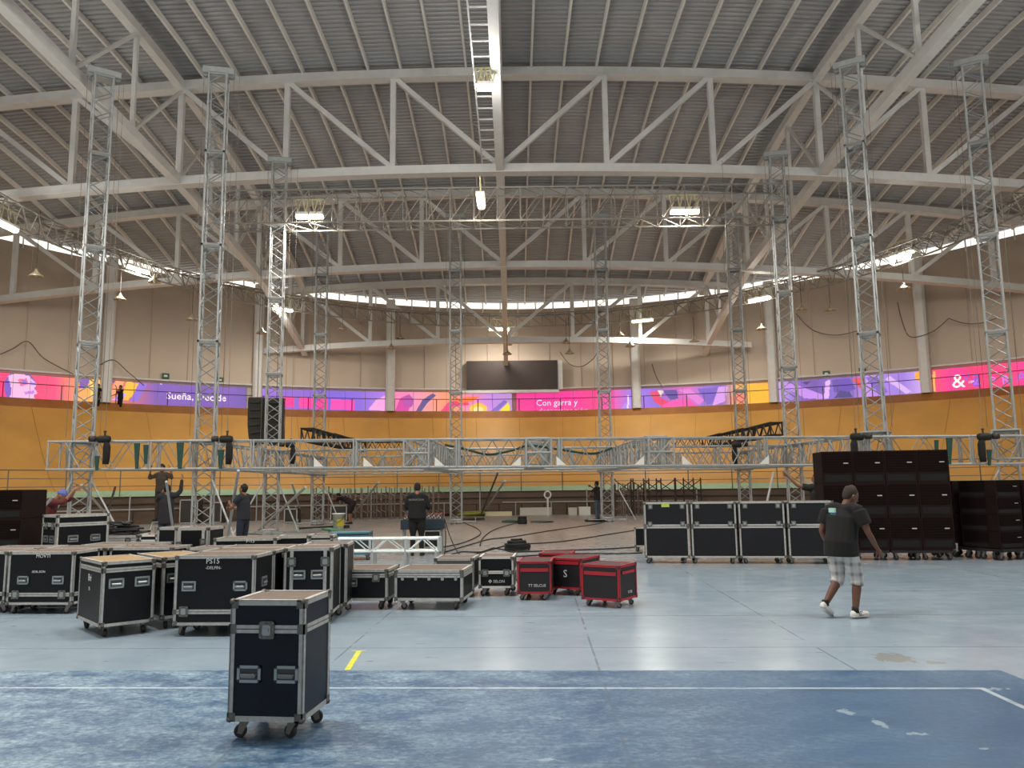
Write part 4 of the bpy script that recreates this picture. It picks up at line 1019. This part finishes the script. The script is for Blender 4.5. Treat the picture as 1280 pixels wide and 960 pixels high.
coil('grey_cable_coil', fl(678,653), .5, 3, .025, mat('grey_green_cable','5f6a5c',.7), 'flat grey-green cable coil right of the small black spool')
coil('dark_cable_coil', fl(746,652), .5, 3, .03, cablem, 'dark cable heap in front of the slim tower right of the scoreboard')
q = fl(653,655); tag(MB().lathe([(.2,0),(.22,.06),(.2,.3),(.22,.34),(.05,.34)], q, 14).build('cable_spool', blackm), 'small black cable spool standing between the coils', 'spool')
coil('yellow_strap_heap', fl(590,645), .75, 7, .05, ycm, 'yellow-green strap heap right of the slim tower left of centre', 'strap', .6)
coil('brown_strap_heap', fl(592,650), .55, 3, .04, mat('brown_strap','5a4640',.8), 'brownish strap heap in front of the yellow one', 'strap')
coil('red_strap_heap', fl(549,645), .7, 5, .05, mat('red_strap','7a4a40',.8), 'reddish cable heap right of the man at the console', 'strap', .7)
coil('black_cable_heap', fl(618,644), .55, 4, .04, cablem, 'black cable heap near the bright gap under the track wall')
# bucket
p = fl(423, 661); t = thing('bucket', 'white plastic bucket with a yellow label behind the teal case', 'bucket', (p.x,p.y-5,0) if False else fl(423,662))
k = (at(423,661,fl(423,662).y)).y; s_ = k/F
t.scale = (1,1,1)
bk = MB(); rb = 7.2*s_; hb = 20*s_
bk.lathe([(rb*.85,0),(rb,hb),(rb*1.12,hb),(rb*1.12,hb*.93),(rb*1.02,hb*.93),(rb*.95,hb),(rb*.8,.03)], n=20); bk.build('pail', whitem, t, True)
bk = MB()
for i in range(8):
    a0, a1 = R_(-95+i*11), R_(-95+(i+1)*11); r0, r1 = rb*.9+.012, rb*.965+.012
    bk.add([(r0*math.cos(a0),r0*math.sin(a0),hb*.2),(r0*math.cos(a1),r0*math.sin(a1),hb*.2),(r1*math.cos(a1),r1*math.sin(a1),hb*.65),(r1*math.cos(a0),r1*math.sin(a0),hb*.65)], [(0,1,2,3)])
bk.build('label_print', mat('bucket_yellow','c9b83a',.6), t)
MB().path([(rb*1.1,0,hb*.9),(rb*.8,-rb*.9,hb*.6),(0,-rb*1.25,hb*.45),(-rb*.8,-rb*.9,hb*.6),(-rb*1.1,0,hb*.9)], .012, 5).build('bail', darkmetal, t)
# boxes at the far wall; two low pale strips stand for gap light
for x0, x1, y1, y0, cc, l_ in ((650,691,627+8,644,'cfc8ba','long white crate against the brown track wall'),(711,722,635,644,'c9c3b6','left of two small white boxes by the far wall'),(724,739,634,644,'dedad0','right of two small white boxes by the far wall'),(560,600,640,644,'e6e2d6','bright strip standing for light from the gap under the far wall'),(606,640,640,645,'d8cfa8','pale strip standing for gap light at the foot of the track wall')):
    a, b_ = fl(x0,y0), fl(x1,y0); hh = (y0-y1)/F*a.y
    mb = MB(); mb.bev(a.x,a.y,0,b_.x,a.y+.5,hh,.03,'z'); mb.box(a.x-.01,a.y-.01,hh*.85,b_.x+.01,a.y+.51,hh*.9); tag(mb.build('crate', mat('crate_'+cc, cc, .6)), l_, 'crate')
# scaffold supports: vertical jack legs
scm = mat('rusty_steel','83756b',.6,.2); scd = mat('scaffold_dark','3e332d',.6,.2)
legm = MB(); legm.tube((0,0,0),(0,0,1.75),.035,5); legm.box(-.09,-.09,0,.09,.09,.02); legm.tube((0,0,1.45),(.35,0,1.3),.025,4); legm.tube((0,0,.5),(.3,0,.35),.025,4); legm.tube((-.06,0,1.1),(.06,0,1.1),.05,4)
legm = legm.mesh('support_leg', scm)
ORD = ['first','second','third','fourth','fifth','sixth','seventh','eighth','ninth','tenth','eleventh','twelfth','thirteenth','fourteenth','fifteenth','sixteenth','seventeenth','eighteenth','nineteenth','twentieth','twenty-first','twenty-second','twenty-third','twenty-fourth','twenty-fifth','twenty-sixth']
def legs(x0, x1, y, n, label, m_=None):
    for i in range(n):
        x = x0 + (x1-x0)*i/(n-1) + random.uniform(-2,2); q = at(x, y, 44.6 + random.uniform(-.8,.5)); 
        o = link('stage_leg', legm, None, (q.x,q.y,0), R_(random.uniform(-60,60))); o.scale = (1,1,random.uniform(.93,1.05)); tag(o, {26: '%s from the left in the dense row of rusty stage legs', 14: '%s from the left of the brown stage legs beside the case wall', 8: '%s from the left of the stage legs behind the fourth tower'}[n] % ORD[i], 'stage leg', label)
legs(436, 548, 644, 26, 'rusty stage support leg standing in the dense row left of the console man')
legs(764, 806, 647, 14, 'brown stage support leg standing right of the slim tower, left of the case wall')
legs(390, 436, 644, 8, 'stage support leg standing behind the fourth tower')
# cross-braced frames right
fm = MB()
for x in (0,1.0): fm.tube((x,0,0),(x,0,2.05),.04,5)
fm.tube((0,0,1.25),(1.0,0,1.95),.025,4); fm.tube((0,0,1.95),(1.0,0,1.25),.025,4); fm.tube((0,0,1.1),(1,0,1.1),.03,4)
fm = fm.mesh('brace_frame', scd)
for i, x in enumerate((770,790,806,822,846,856)):
    q = at(x, 645, 44.4); tag(link('scaffold_frame', fm, None, (q.x,q.y,0), R_(8*(i%3-1))), 'dark cross-braced scaffold frame number %s from the left behind the case wall' % ('one','two','three','four','five','six')[i], 'scaffold', 'scaffold frames behind the case wall')
# floor truss bits, poles
def pole(a, b_, r, label, m_=None, group='loose aluminium poles', name='pole'):
    return tag(MB().tube(a, b_, r, 8).build(name, m_ or alu, smooth=False), label, 'pole', group)
pole(at(102,606,22.9), fl(152,666,.05), .035, 'diagonal pole from the far left tower down to the right')
pole(at(144,609,24.5), fl(127,668,.05), .035, 'short dark pole leaning left between the first two towers', darkmetal)
pole(at(208,602,18.6), fl(220,690,.03), .03, 'bright pole leaning beside the man reaching up')
pole(at(298,588,19.6), fl(282,688,.03), .036, 'pole held by the man in front of the third tower')
pole(at(382,609,26.5), fl(322,664,.03), .045, 'long bright pole leaning up right of the third tower')
pole(at(365,604,27.5), fl(378,646,.03), .035, 'thin pole leaning left behind the long bright one')
pole(at(473,603,34.0), fl(440,645,.03), .045, 'long bright pole left of the console man')
pole(at(631,601,34.0), fl(604,642,.03), .045, 'bright pole leaning right of the yellow strap heap')
pole(at(622,592,35.0), fl(601,644,.03), .045, 'dark pole crossing the bright one right of the yellow heap', darkmetal)
pole(at(66,621,17.5), at(49,640,17.5), .03, 'pale pole behind the man in the blue cap')
pole(at(967,590,22.0), at(956,640,21.5), .03, 'white pole behind the case wall')
pole(at(1015,600,22.4), at(1034,640,21.7), .035, 'pole leaning right at the tower behind the subwoofers')
p = fl(685, 645); t = thing('marker_post', 'white post with a round handle standing in front of the track wall', 'post', p)
MB().tube((0,0,0),(0,0,1.0),.05,6).build('post', whitem, t); mb = MB(); mb.path([(.18*math.sin(a*.5),0,1.2+.2*math.cos(a*.5)) for a in range(14)], .045, 6); mb.build('ring', whitem, t)
# loudspeaker wedges / boxes behind the towers
for x0, y0, wpx, hpx, l_ in ((224,653,22,30,'dark equipment box behind the second tower'),(262,652,14,26,'small dark box right of the second tower'),(355,652,16,18,'dark box right of the third tower'),(413,650,20,20,'dark monitor box behind the white bucket'),(1,668,1,1,None)):
    if not l_: continue
    a = fl(x0,y0+2); s_ = a.y/F; t = thing('equipment_box', l_, 'box', a)
    MB().bev(0,0,0,wpx*s_,.7,hpx*s_,.03,'y').build('body', mat('box_brown','35302c',.6), t)
    mb = MB(); 
    for z in (.02,hpx*s_-.06): mb.box(-.01,-.02,z,wpx*s_+.01,.02,z+.05)
    for x in (-.01,wpx*s_-.04): mb.box(x,-.02,0,x+.05,.02,hpx*s_)
    mb.build('edge_rail', edgem, t)
# flat trusses / boards lying near the bucket
for x0, y0, x1, y1, l_, m_ in ((330,668,400,662,'aluminium rail lying on the floor left of the bucket',alu),(375,661,436,658,'dark bar lying behind the first rail',darkmetal),(344,672,410,668,'second aluminium rail lying near the bucket',alu),(300,664,352,668,'rail lying at the foot of the third tower',alu)):
    a, b_ = fl(x0,y0,.08), fl(x1,y1,.08); tag(MB().tube(a, b_, 0, rect=(.14,.12)).build('floor_rail', m_), l_, 'rail')
a, b_ = fl(405,660,.05), fl(440,666,.05); tag(MB().tube(a, b_, 0, rect=(.5,.06)).build('green_board', mat('green_board','5c8a6c',.6)), 'flat green board lying under the bucket', 'board')
# red sheet and mess on left cases
t = thing('cable_pile', 'dark tangle of cables heaped on the low grey-green case', 'cable', (at(148,665,16.2).x,16.25,.83))
for i in range(5):
    pts = [(random.uniform(-.35,.3)+.25*math.cos(k*.9+i), .2*math.sin(k*1.1+i*2), .03+.05*i+.02*math.sin(k*2)) for k in range(16)]
    MB().path(pts, .022, 5).build('cable', cablem, t, True)
# yellow tape mark on the floor
t = thing('tape_mark', 'yellow corner tape mark on the floor right of the nearest case', 'tape')
a, b_ = fl(449,814), fl(434,838); ymat = mat('yellow_tape','c9c83c',.6,var=.15,vscale=12)
MB().tube(a+Vector((0,0,.002)), b_+Vector((0,0,.002)), 0, rect=(.055,.003)).build('strip', ymat, t)
a, b_ = fl(440,814), fl(457,814); MB().box(a.x,a.y-.015,.001,b_.x,a.y+.015,.003).build('strip', ymat, t)
# ------------------------------------------------------------------ PEOPLE
def loft(mb, pts, rad, n=12, ref=(1,0,0), caps=True):
    pts = [Vector(p) for p in pts]; ref = Vector(ref); rings = []
    rad = [(r, r) if not isinstance(r, (tuple, list)) else r for r in rad]
    if caps:
        d0 = (pts[0]-pts[1]).normalized(); d1 = (pts[-1]-pts[-2]).normalized(); r0, r1 = rad[0], rad[-1]
        pts = [pts[0]+d0*min(r0)*.6, pts[0]+d0*min(r0)*.35] + pts + [pts[-1]+d1*min(r1)*.35, pts[-1]+d1*min(r1)*.6]
        rad = [(r0[0]*.3,r0[1]*.3),(r0[0]*.75,r0[1]*.75)] + list(rad) + [(r1[0]*.75,r1[1]*.75),(r1[0]*.3,r1[1]*.3)]
    for i, p in enumerate(pts):
        d = (pts[min(i+1,len(pts)-1)]-pts[max(i-1,0)]).normalized()
        x = (ref - d*ref.dot(d)); x = x.normalized() if x.length > .05 else d.cross(Vector((0,1,0))).normalized(); y = d.cross(x)
        rings.append([p + x*rad[i][0]*math.cos(2*math.pi*k/n) + y*rad[i][1]*math.sin(2*math.pi*k/n) for k in range(n)])
    vs_ = [v for r in rings for v in r]; fs = [tuple(range(n-1,-1,-1)), tuple(range(len(vs_)-n,len(vs_)))]
    for i in range(len(rings)-1):
        for k in range(n): fs.append((i*n+k, i*n+(k+1)%n, (i+1)*n+(k+1)%n, (i+1)*n+k))
    mb.add(vs_, fs)
def remesh(mb, vox, name, m_, sm=3):
    me = mb.mesh(name, m_, True); o = bpy.data.objects.new(name, me); COL.objects.link(o)
    r = o.modifiers.new('r', 'REMESH'); r.mode = 'VOXEL'; r.voxel_size = vox; r.use_smooth_shade = True
    s = o.modifiers.new('s', 'SMOOTH'); s.iterations = sm; s.factor = .5
    dg = bpy.context.evaluated_depsgraph_get(); out = bpy.data.meshes.new_from_object(o.evaluated_get(dg)); bpy.data.objects.remove(o)
    out.materials.clear(); out.materials.append(m_); out.polygons.foreach_set('use_smooth', [True]*len(out.polygons)); return out
STAND = dict(pel=(0,0,.93), wst=(0,.0,1.08), chs=(0,.01,1.28), nck=(0,.0,1.46), hed=(0,.03,1.60),
  shl=(-.185,0,1.40), ell=(-.24,-.02,1.12), wrl=(-.25,.06,.88), shr=(.185,0,1.40), elr=(.24,-.02,1.12), wrr=(.25,.06,.88),
  hpl=(-.095,0,.90), knl=(-.10,.03,.49), anl=(-.11,0,.08), hpr=(.095,0,.90), knr=(.10,.03,.49), anr=(.11,0,.08), toel=0, toer=0, face=(0,1,-.1))
def hand(mb, wr, fd, pn, side, k=1.0, curl=.35):
    """wr wrist, fd finger direction, pn palm normal"""
    fd = Vector(fd).normalized(); pn = Vector(pn); pn = (pn - fd*pn.dot(fd)).normalized(); sd = fd.cross(pn)*side
    wr = Vector(wr)
    loft(mb, [wr, wr+fd*.035*k, wr+fd*.085*k], [(.026*k,.018*k),(.037*k,.016*k),(.038*k,.013*k)], 8, sd, True)
    for i, (o, l_) in enumerate(((-.029,.066),(-.010,.076),(.010,.071),(.029,.055))):
        p = wr + fd*.085*k + sd*o*k; q = [p]; d = fd.copy()
        for s in range(3): d = (d + pn*curl).normalized(); p = p + d*l_*k*(.42,.32,.26)[s]; q.append(p)
        mb.path(q, [.0092*k,.0088*k,.008*k,.0066*k], 6)
    p = wr + fd*.03*k - sd*.03*k; d = (fd*.7 - sd*.75 + pn*.25).normalized(); q = [p]
    for s in range(3): p = p + d*(.032,.028,.022)[s]*k; d = (d+fd*.3+pn*.12).normalized(); q.append(p)
    mb.path(q, [.013*k,.011*k,.010*k,.008*k], 6)
def person(loc, yaw, label, pose={}, sk=None, top=None, bot=None, shoe=None, hair=None, vox=.014, sleeve=.5, legf=1.0, cap_=None, scale=1.0, fat=1.0, z=0, bald=False, long_top=0, held=.35, extras=None):
    J = dict(STAND); J.update(pose); V = {k: Vector(v) for k, v in J.items() if isinstance(v, tuple)}
    t = thing('person', label, 'person', (loc[0],loc[1],z), R_(yaw)); t.scale = (scale,)*3
    sk = sk or skin; lat = (V['shr']-V['shl']).normalized(); bmb = MB()
    # body
    tor = [V['pel']-Vector((0,0,.06)), V['pel']+Vector((0,0,.02)), V['wst'], V['chs'], V['nck']-(V['nck']-V['chs']).normalized()*.06]
    tr_ = [(.14*fat,.11*fat),(.155*fat,.115*fat),(.14*fat,.105*fat),(.165*fat,.115*fat),(.12,.08)]
    loft(bmb, tor, tr_, 14, lat)
    loft(bmb, [V['shl'],V['chs']*.4+V['nck']*.6,V['shr']], [.055,.075,.055], 10, (0,0,1))
    loft(bmb, [V['nck']-Vector((0,0,.05)), V['nck'], V['nck']*.35+V['hed']*.65], [.062,.056,.055], 10, lat)
    # head with face
    f = V['face'].normalized(); up = (V['hed']-V['nck']).normalized(); up = (up+Vector((0,0,1))).normalized(); up = (up - f*up.dot(f)).normalized(); rt = f.cross(up)
    h0 = V['hed']
    def hp(x, y_, z_): return h0 + rt*x + f*y_ + up*z_
    loft(bmb, [hp(0,.03,-.115),hp(0,.02,-.085),hp(0,.008,-.04),hp(0,0,.02),hp(0,-.008,.065),hp(0,-.008,.10)], [(.035,.04),(.055,.07),(.068,.088),(.075,.098),(.068,.088),(.045,.06)], 14, rt)
    loft(bmb, [hp(0,.088,.015),hp(0,.108,-.02),hp(0,.108,-.032)], [.009,.014,.012], 8, rt)
    for s in (-1,1): loft(bmb, [hp(s*.074,-.005,.012),hp(s*.082,-.012,-.01),hp(s*.076,-.005,-.035)], [.012,.016,.01], 6, f)
    loft(bmb, [hp(-.025,.088,-.058),hp(0,.095,-.058),hp(.025,.088,-.058)], [.008,.010,.008], 6, up)
    for s, a, b_, c in ((-1,'shl','ell','wrl'),(1,'shr','elr','wrr')):
        loft(bmb, [V[a],V[a]*.5+V[b_]*.5,V[b_]], [.052*fat,.047*fat,.038], 10); loft(bmb, [V[b_],V[b_]*.65+V[c]*.35,V[c]], [.038,.038,.025], 10)
    for a, b_, c in (('hpl','knl','anl'),('hpr','knr','anr')):
        loft(bmb, [V[a],V[a]*.5+V[b_]*.5,V[b_]], [.085*fat,.072*fat,.053], 10); loft(bmb, [V[b_],V[b_]*.65+V[c]*.35,V[c]], [.053,.056,.036], 10)
    me = remesh(bmb, vox, 'body', sk)
    hb = MB()
    for s, b_, c in ((-1,'ell','wrl'),(1,'elr','wrr')):
        fd = (V[c]-V[b_]).normalized(); hand(hb, V[c], fd + Vector((0,.15,-.1)), lat*(-s) + Vector((0,.3,0)), s, 1.0, held)
    # join the hands to the body mesh
    hm = hb.mesh('hands', sk, True); nv = [v.co[:] for v in me.vertices]; nf = [tuple(p.vertices) for p in me.polygons]; n0 = len(nv)
    nv += [v.co[:] for v in hm.vertices]; nf += [tuple(i+n0 for i in p.vertices) for p in hm.polygons]
    bm2 = bpy.data.meshes.new('body'); bm2.from_pydata(nv, [], nf); bm2.materials.append(sk); bm2.polygons.foreach_set('use_smooth', [True]*len(nf)); bm2.update()
    link('body', bm2, t)
    ey = MB()
    for s in (-1,1): ey.sphere(hp(s*.03,.082,.008), .011, 8, 5)
    ey.build('eyes', mat('eye_dark','1c1512',.3), t, True)
    # shirt
    g = .016; sm_ = MB(); low = V['pel'] - Vector((0,0,.05+long_top))
    loft(sm_, [low, V['pel']+Vector((0,0,.05)), V['wst'], V['chs'], V['nck']-(V['nck']-V['chs']).normalized()*.05], [(.172*fat+g,.145*fat+g),(.168*fat+g,.14*fat+g),(.155*fat+g,.128*fat+g),(.17*fat+g,.124*fat+g),(.11+g,.075+g)], 16, lat, False)
    loft(sm_, [V['shl'],V['shl']*.6+V['nck']*.4,V['chs']*.4+V['nck']*.6,V['shr']*.6+V['nck']*.4,V['shr']], [.08,.082,.092,.082,.08], 12, (0,0,1))
    for a, b_, c in (('shl','ell','wrl'),('shr','elr','wrr')):
        if sleeve <= 1: e_ = V[a]*(1-sleeve)+V[b_]*sleeve; loft(sm_, [V[a],V[a]*.5+e_*.5,e_], [.078*fat,.080*fat,.078*fat], 12, (0,0,1), False)
        else: loft(sm_, [V[a],V[a]*.5+V[b_]*.5,V[b_]], [.066*fat,.062*fat,.054], 12); e_ = V[b_]*(1-(sleeve-1))+V[c]*(sleeve-1); loft(sm_, [V[b_],e_], [.054,.042], 12)
    so_ = link('shirt', remesh(sm_, vox, 'shirt', top, 10), t)
    # trousers / shorts
    pm2 = MB(); loft(pm2, [V['pel']-Vector((0,0,.08)), V['pel']+Vector((0,0,.06))], [(.155*fat,.125*fat),(.16*fat,.125*fat)], 14, lat)
    for a, b_, c in (('hpl','knl','anl'),('hpr','knr','anr')):
        loft(pm2, [V[a],V[a]*.5+V[b_]*.5,V[b_]], [.088*fat,.09*fat,.08 if legf < .9 else .068], 12)
        e_ = V[b_]*(1-legf)+V[c]*legf; loft(pm2, [V[b_],e_], [.08 if legf < .9 else .068, .078 if legf < .9 else .055], 12, (1,0,0), False)
    link('trousers' if legf > .9 else 'shorts', remesh(pm2, vox, 'trousers', bot), t)
    # shoes
    for s, a, b_, k in ((-1,'anl','knl','toel'),(1,'anr','knr','toer')):
        an = V[a]; ang = J[k]; d = Vector((math.sin(R_(s*8)), math.cos(R_(s*8))*math.cos(ang), -math.sin(ang))); dn = Vector((0,-math.sin(ang),-math.cos(ang)))
        sh = MB(); hl = an + dn*.035 - d*.05; loft(sh, [hl, hl+d*.06, hl+d*.14, hl+d*.23], [(.036,.042),(.04,.045),(.044,.034),(.038,.022)], 10, (1,0,0))
        so2 = sh.build('shoe', shoe or blackm, t, True)
        sl = MB(); b0 = hl+dn*.028; loft(sl, [b0-d*.01, b0+d*.08, b0+d*.16, b0+d*.245], [(.04,.012),(.043,.012),(.048,.012),(.038,.01)], 10, (1,0,0)); sl.build('sole', (mat('sole_grey','b9b7b2',.6) if shoe is whitem else rub), so2, True)
    # hair or cap
    hr = MB()
    if cap_:
        loft(hr, [hp(0,-.005,.035),hp(0,-.008,.075),hp(0,-.008,.115)], [(.085,.107),(.08,.10),(.05,.065)], 14, rt); loft(hr, [hp(0,.07,.045),hp(0,.16,.035)], [(.07,.012),(.055,.008)], 10, rt)
        hr.build('cap', cap_, t, True)
    else:
        k = 1.0 if not bald else .975
        loft(hr, [hp(0,-.035,-.05),hp(0,-.03,-.01),hp(0,-.02,.04),hp(0,-.012,.085),hp(0,-.01,.115)], [(.06*k,.06*k),(.078*k,.078*k),(.084*k,.093*k),(.075*k,.09*k),(.045*k,.055*k)], 14, rt)
        hr.build('hair', hair or hairm, t, True)
    return t, V, hp
blk = mat('black_cotton','121111',.9,var=.1); navy = mat('dark_jeans','1c2130',.85,var=.15); dkg = mat('dark_shirt','26211f',.9)
# plaid shorts
plaid = bpy.data.materials.new('plaid_cotton'); plaid.use_nodes = True; n = N(plaid); tc = plaid.node_tree.nodes.new('ShaderNodeTexCoord')
sp = plaid.node_tree.nodes.new('ShaderNodeSeparateXYZ'); plaid.node_tree.links.new(tc.outputs['Object'], sp.inputs[0])
def stripe(s, f_, lo, hi): return n('MapRange', i0=n.m('SINE', n.m('MULTIPLY', s, f_)), i1=lo, i2=hi, i3=0.0, i4=1.0)
xy = n.m('ADD', sp.outputs[0], n.m('MULTIPLY', sp.outputs[1], .6))
f1 = n.m('MAXIMUM', stripe(xy, 58, -.1, 1.0), stripe(sp.outputs[2], 50, -.1, 1.0)); f2 = n.m('MULTIPLY', stripe(xy, 58, -.1, 1.0), stripe(sp.outputs[2], 50, -.1, 1.0))
c_ = n.mix(n.m('MULTIPLY', f1, .5), lin('c4c1bd'), lin('858484')); c_ = n.mix(n.m('MULTIPLY', f2, .7), c_, lin('4a4a4d')); plaid.node_tree.links.new(c_, plaid.node_tree.nodes['Principled BSDF'].inputs['Base Color']); plaid.node_tree.nodes['Principled BSDF'].inputs['Roughness'].default_value = .9
walk = dict(pel=(0,0,.87), wst=(0,.03,1.02), chs=(-.02,.09,1.20), nck=(0,.14,1.37), hed=(.02,.22,1.49), face=(.35,.9,-.45),
  shl=(-.20,.06,1.31), ell=(-.26,-.02,1.05), wrl=(-.22,.06,.83), shr=(.19,.13,1.31), elr=(.28,.16,1.05), wrr=(.28,.32,.84),
  hpl=(-.10,0,.84), knl=(-.10,.04,.46), anl=(-.11,-.22,.17), hpr=(.10,0,.84), knr=(.11,.12,.47), anr=(.11,.05,.09), toel=.55, toer=0)
wpos = fl(1060, 772)
t, V, hp = person((wpos.x-.03, wpos.y), -60, 'man in a black t-shirt and plaid shorts walking past the speaker stack', walk, sk=skind, top=blk, bot=plaid, shoe=whitem, vox=.0085, sleeve=.66, legf=.2, fat=1.16, bald=True, long_top=.07, hair=mat('cropped_hair','33261f',.8), scale=1.02)
# shoe stripes, socks, shirt emblem
for s, a in ((-1,'anl'),(1,'anr')): MB().tube(V[a]+Vector((0,0,-.02)), V[a]+Vector((0,-.0,.05)), .043, 10, .04).build('sock', blackm, t, True)
mb = MB()
for s in (-1,1):
    for i in range(3): mb.tube((.11+s*.049,.075+i*.03,.035), (.11+s*.040,.055+i*.03,.09), .006, 4)
mb.build('shoe_stripe', blackm, t)
bk_ = V['chs']*.45+V['nck']*.55
eb = MB(); eb.cur = 0; e0 = bk_ + Vector((-.06,-.165,.0))
eb.box(e0.x-.045,e0.y,e0.z-.005,e0.x+.045,e0.y+.03,e0.z+.05); eb.build('emblem', mat('emblem_mint','a8d8c8',.7), t)
MB().box(e0.x-.02,e0.y-.003,e0.z-.05,e0.x+.06,e0.y+.03,e0.z-.005).build('emblem_lower', mat('emblem_blue','3d5578',.7), t)
# console man
p = fl(521, 695); cons = dict(hed=(0,.06,1.60), ell=(-.27,.02,1.14), wrl=(-.2,.26,1.05), elr=(.28,.02,1.14), wrr=(.24,.26,1.05), face=(0,1,-.4))
t, V, hp = person((p.x, 20.15), 0, 'man in black seen from behind at the mixing console', cons, top=blk, bot=blk, hair=mat('console_hair','1a1412',.9), fat=1.25, sleeve=1.4, scale=1.05)
text('PRODUCCION', .055, mat('shirt_print','8a8680',.8), t, (0,-.185,1.33), (R_(90),0,0))
# man holding the pole
pole_man = dict(ell=(-.22,.16,1.18), wrl=(-.08,.34,1.28), elr=(.22,.14,1.12), wrr=(.06,.36,1.15), face=(0,1,.25))
p = at(303, 640, 20.4); person((p.x+.03, 20.4), 72, 'man in dark clothes holding a pole in front of the third tower', pole_man, top=mat('charcoal_shirt','22242a',.9), bot=navy, sleeve=.6, scale=1.07)
# man reaching up
reach = dict(ell=(-.25,.14,1.32), wrl=(-.20,.30,1.52), elr=(.30,.06,1.55), wrr=(.30,.12,1.84), shr=(.2,0,1.44), face=(.1,.8,.5))
p = at(208, 640, 21.2); person((p.x, 21.2), 8, 'man in dark jacket reaching up to the lifted truss', reach, top=mat('dark_jacket','221f24',.9), bot=mat('jeans_grey','3a414c',.85), sleeve=1.9, scale=1.09, long_top=.12)
# man up on the ladder gripping the truss
climb = dict(ell=(-.34,.1,1.30), wrl=(-.30,.12,1.56), elr=(.34,.1,1.30), wrr=(.30,.12,1.56), shl=(-.2,0,1.38), shr=(.2,0,1.38))
p = at(206, 600, 24.4); person((p.x, 24.2), 180, 'man on a step ladder gripping the lifted truss behind the reaching man', climb, top=mat('olive_shirt','4d443a',.9), bot=mat('brown_trousers','40362e',.9), sleeve=1.5, z=.78, scale=1.0)
t = thing('step_ladder', 'aluminium step ladder under the climbing man', 'ladder', (p.x,24.2,0))
for sx in (-.26,.26):
    MB().tube((sx,-.35,0), (sx*.75,-.05,.78), .022, 6).build('side_rail', alu, t); MB().tube((sx,.4,0), (sx*.75,.05,.78), .022, 6).build('side_rail', alu, t)
for i in range(3): MB().cbox((0,-.27+.1*i,.2+.22*i), (.44,.1,.025)).build('step', alu, t)
MB().cbox((0,0,.765), (.4,.2,.03)).build('top_step', alu, t)
# blue cap man at left
cap_pose = dict(pel=(0,0,.88), wst=(0,.05,1.02), chs=(0,.13,1.2), nck=(0,.22,1.36), hed=(0,.34,1.44), face=(0,.8,-.3), shl=(-.19,.16,1.32), shr=(.19,.16,1.32), ell=(-.2,.42,1.36), wrl=(-.1,.56,1.58), elr=(.2,.45,1.30), wrr=(.08,.60,1.55))
p = at(70, 630, 18.6); person((p.x-.28, 18.6), -82, 'man in a blue cap and dark red shirt reaching for a pole at left', cap_pose, top=mat('maroon_shirt','5a2422',.9), bot=navy, cap_=mat('blue_cap','5a68a8',.8), sleeve=1.3, scale=1.12)
# bent worker
bent = dict(pel=(0,-.1,.86), wst=(0,.05,.98), chs=(0,.25,1.08), nck=(0,.42,1.16), hed=(0,.54,1.22), face=(0,.8,-.6), shl=(-.19,.36,1.12), shr=(.19,.36,1.12), ell=(-.24,.62,1.1), wrl=(-.2,.85,1.05), elr=(.24,.62,1.1), wrr=(.2,.85,1.05), hpl=(-.1,-.1,.83), hpr=(.1,-.1,.83))
p = fl(438, 646); person((at(438,640,38.5).x, 38.5), 85, 'worker in dark clothes bending over among the stage legs', bent, top=mat('plum_shirt','2c1c20',.9), bot=blackm, legf=.1, sleeve=.8, scale=1.1, vox=.018)
# worker behind slim tower
p = at(748, 640, 38.9); person((p.x, 39.2), 60, 'worker in dark top and jeans behind the slim tower right of the scoreboard', dict(ell=(-.3,.1,1.3), wrl=(-.34,.25,1.1), elr=(.25,.2,1.35), wrr=(.1,.35,1.5)), top=dkg, bot=mat('blue_jeans','4a5866',.85), sleeve=1.3, scale=1.1, vox=.018)
# worker with raised arm behind the subwoofers
p = at(1022, 610, 19.6); person((p.x, 19.6), 0, 'worker mostly hidden behind the subwoofers raising one hand', dict(ell=(-.42,.05,1.46), wrl=(-.62,.05,1.66), face=(-.8,.5,0)), top=dkg, bot=navy, sleeve=.6, scale=1.12)
# two people on the rim
for x, l_, ps in ((124,'dark figure standing on the track rim right of the far left tower',{}),(152,'second figure on the track rim leaning on the railing',dict(elr=(.3,.1,1.2), wrr=(.35,.3,1.1), ell=(-.1,.3,1.35), wrl=(0,.3,1.6)))):
    th, z_ = onwall(x, 490, 40.5); q = pol(th, 40.0, 0)
    th = onwall(x, 490, 39.6)[0]; q = pol(th, 39.88, 0); person((q[0],q[1]), 150, l_, ps, top=blk, bot=blk, z=6.25, scale=1.0, vox=.02)
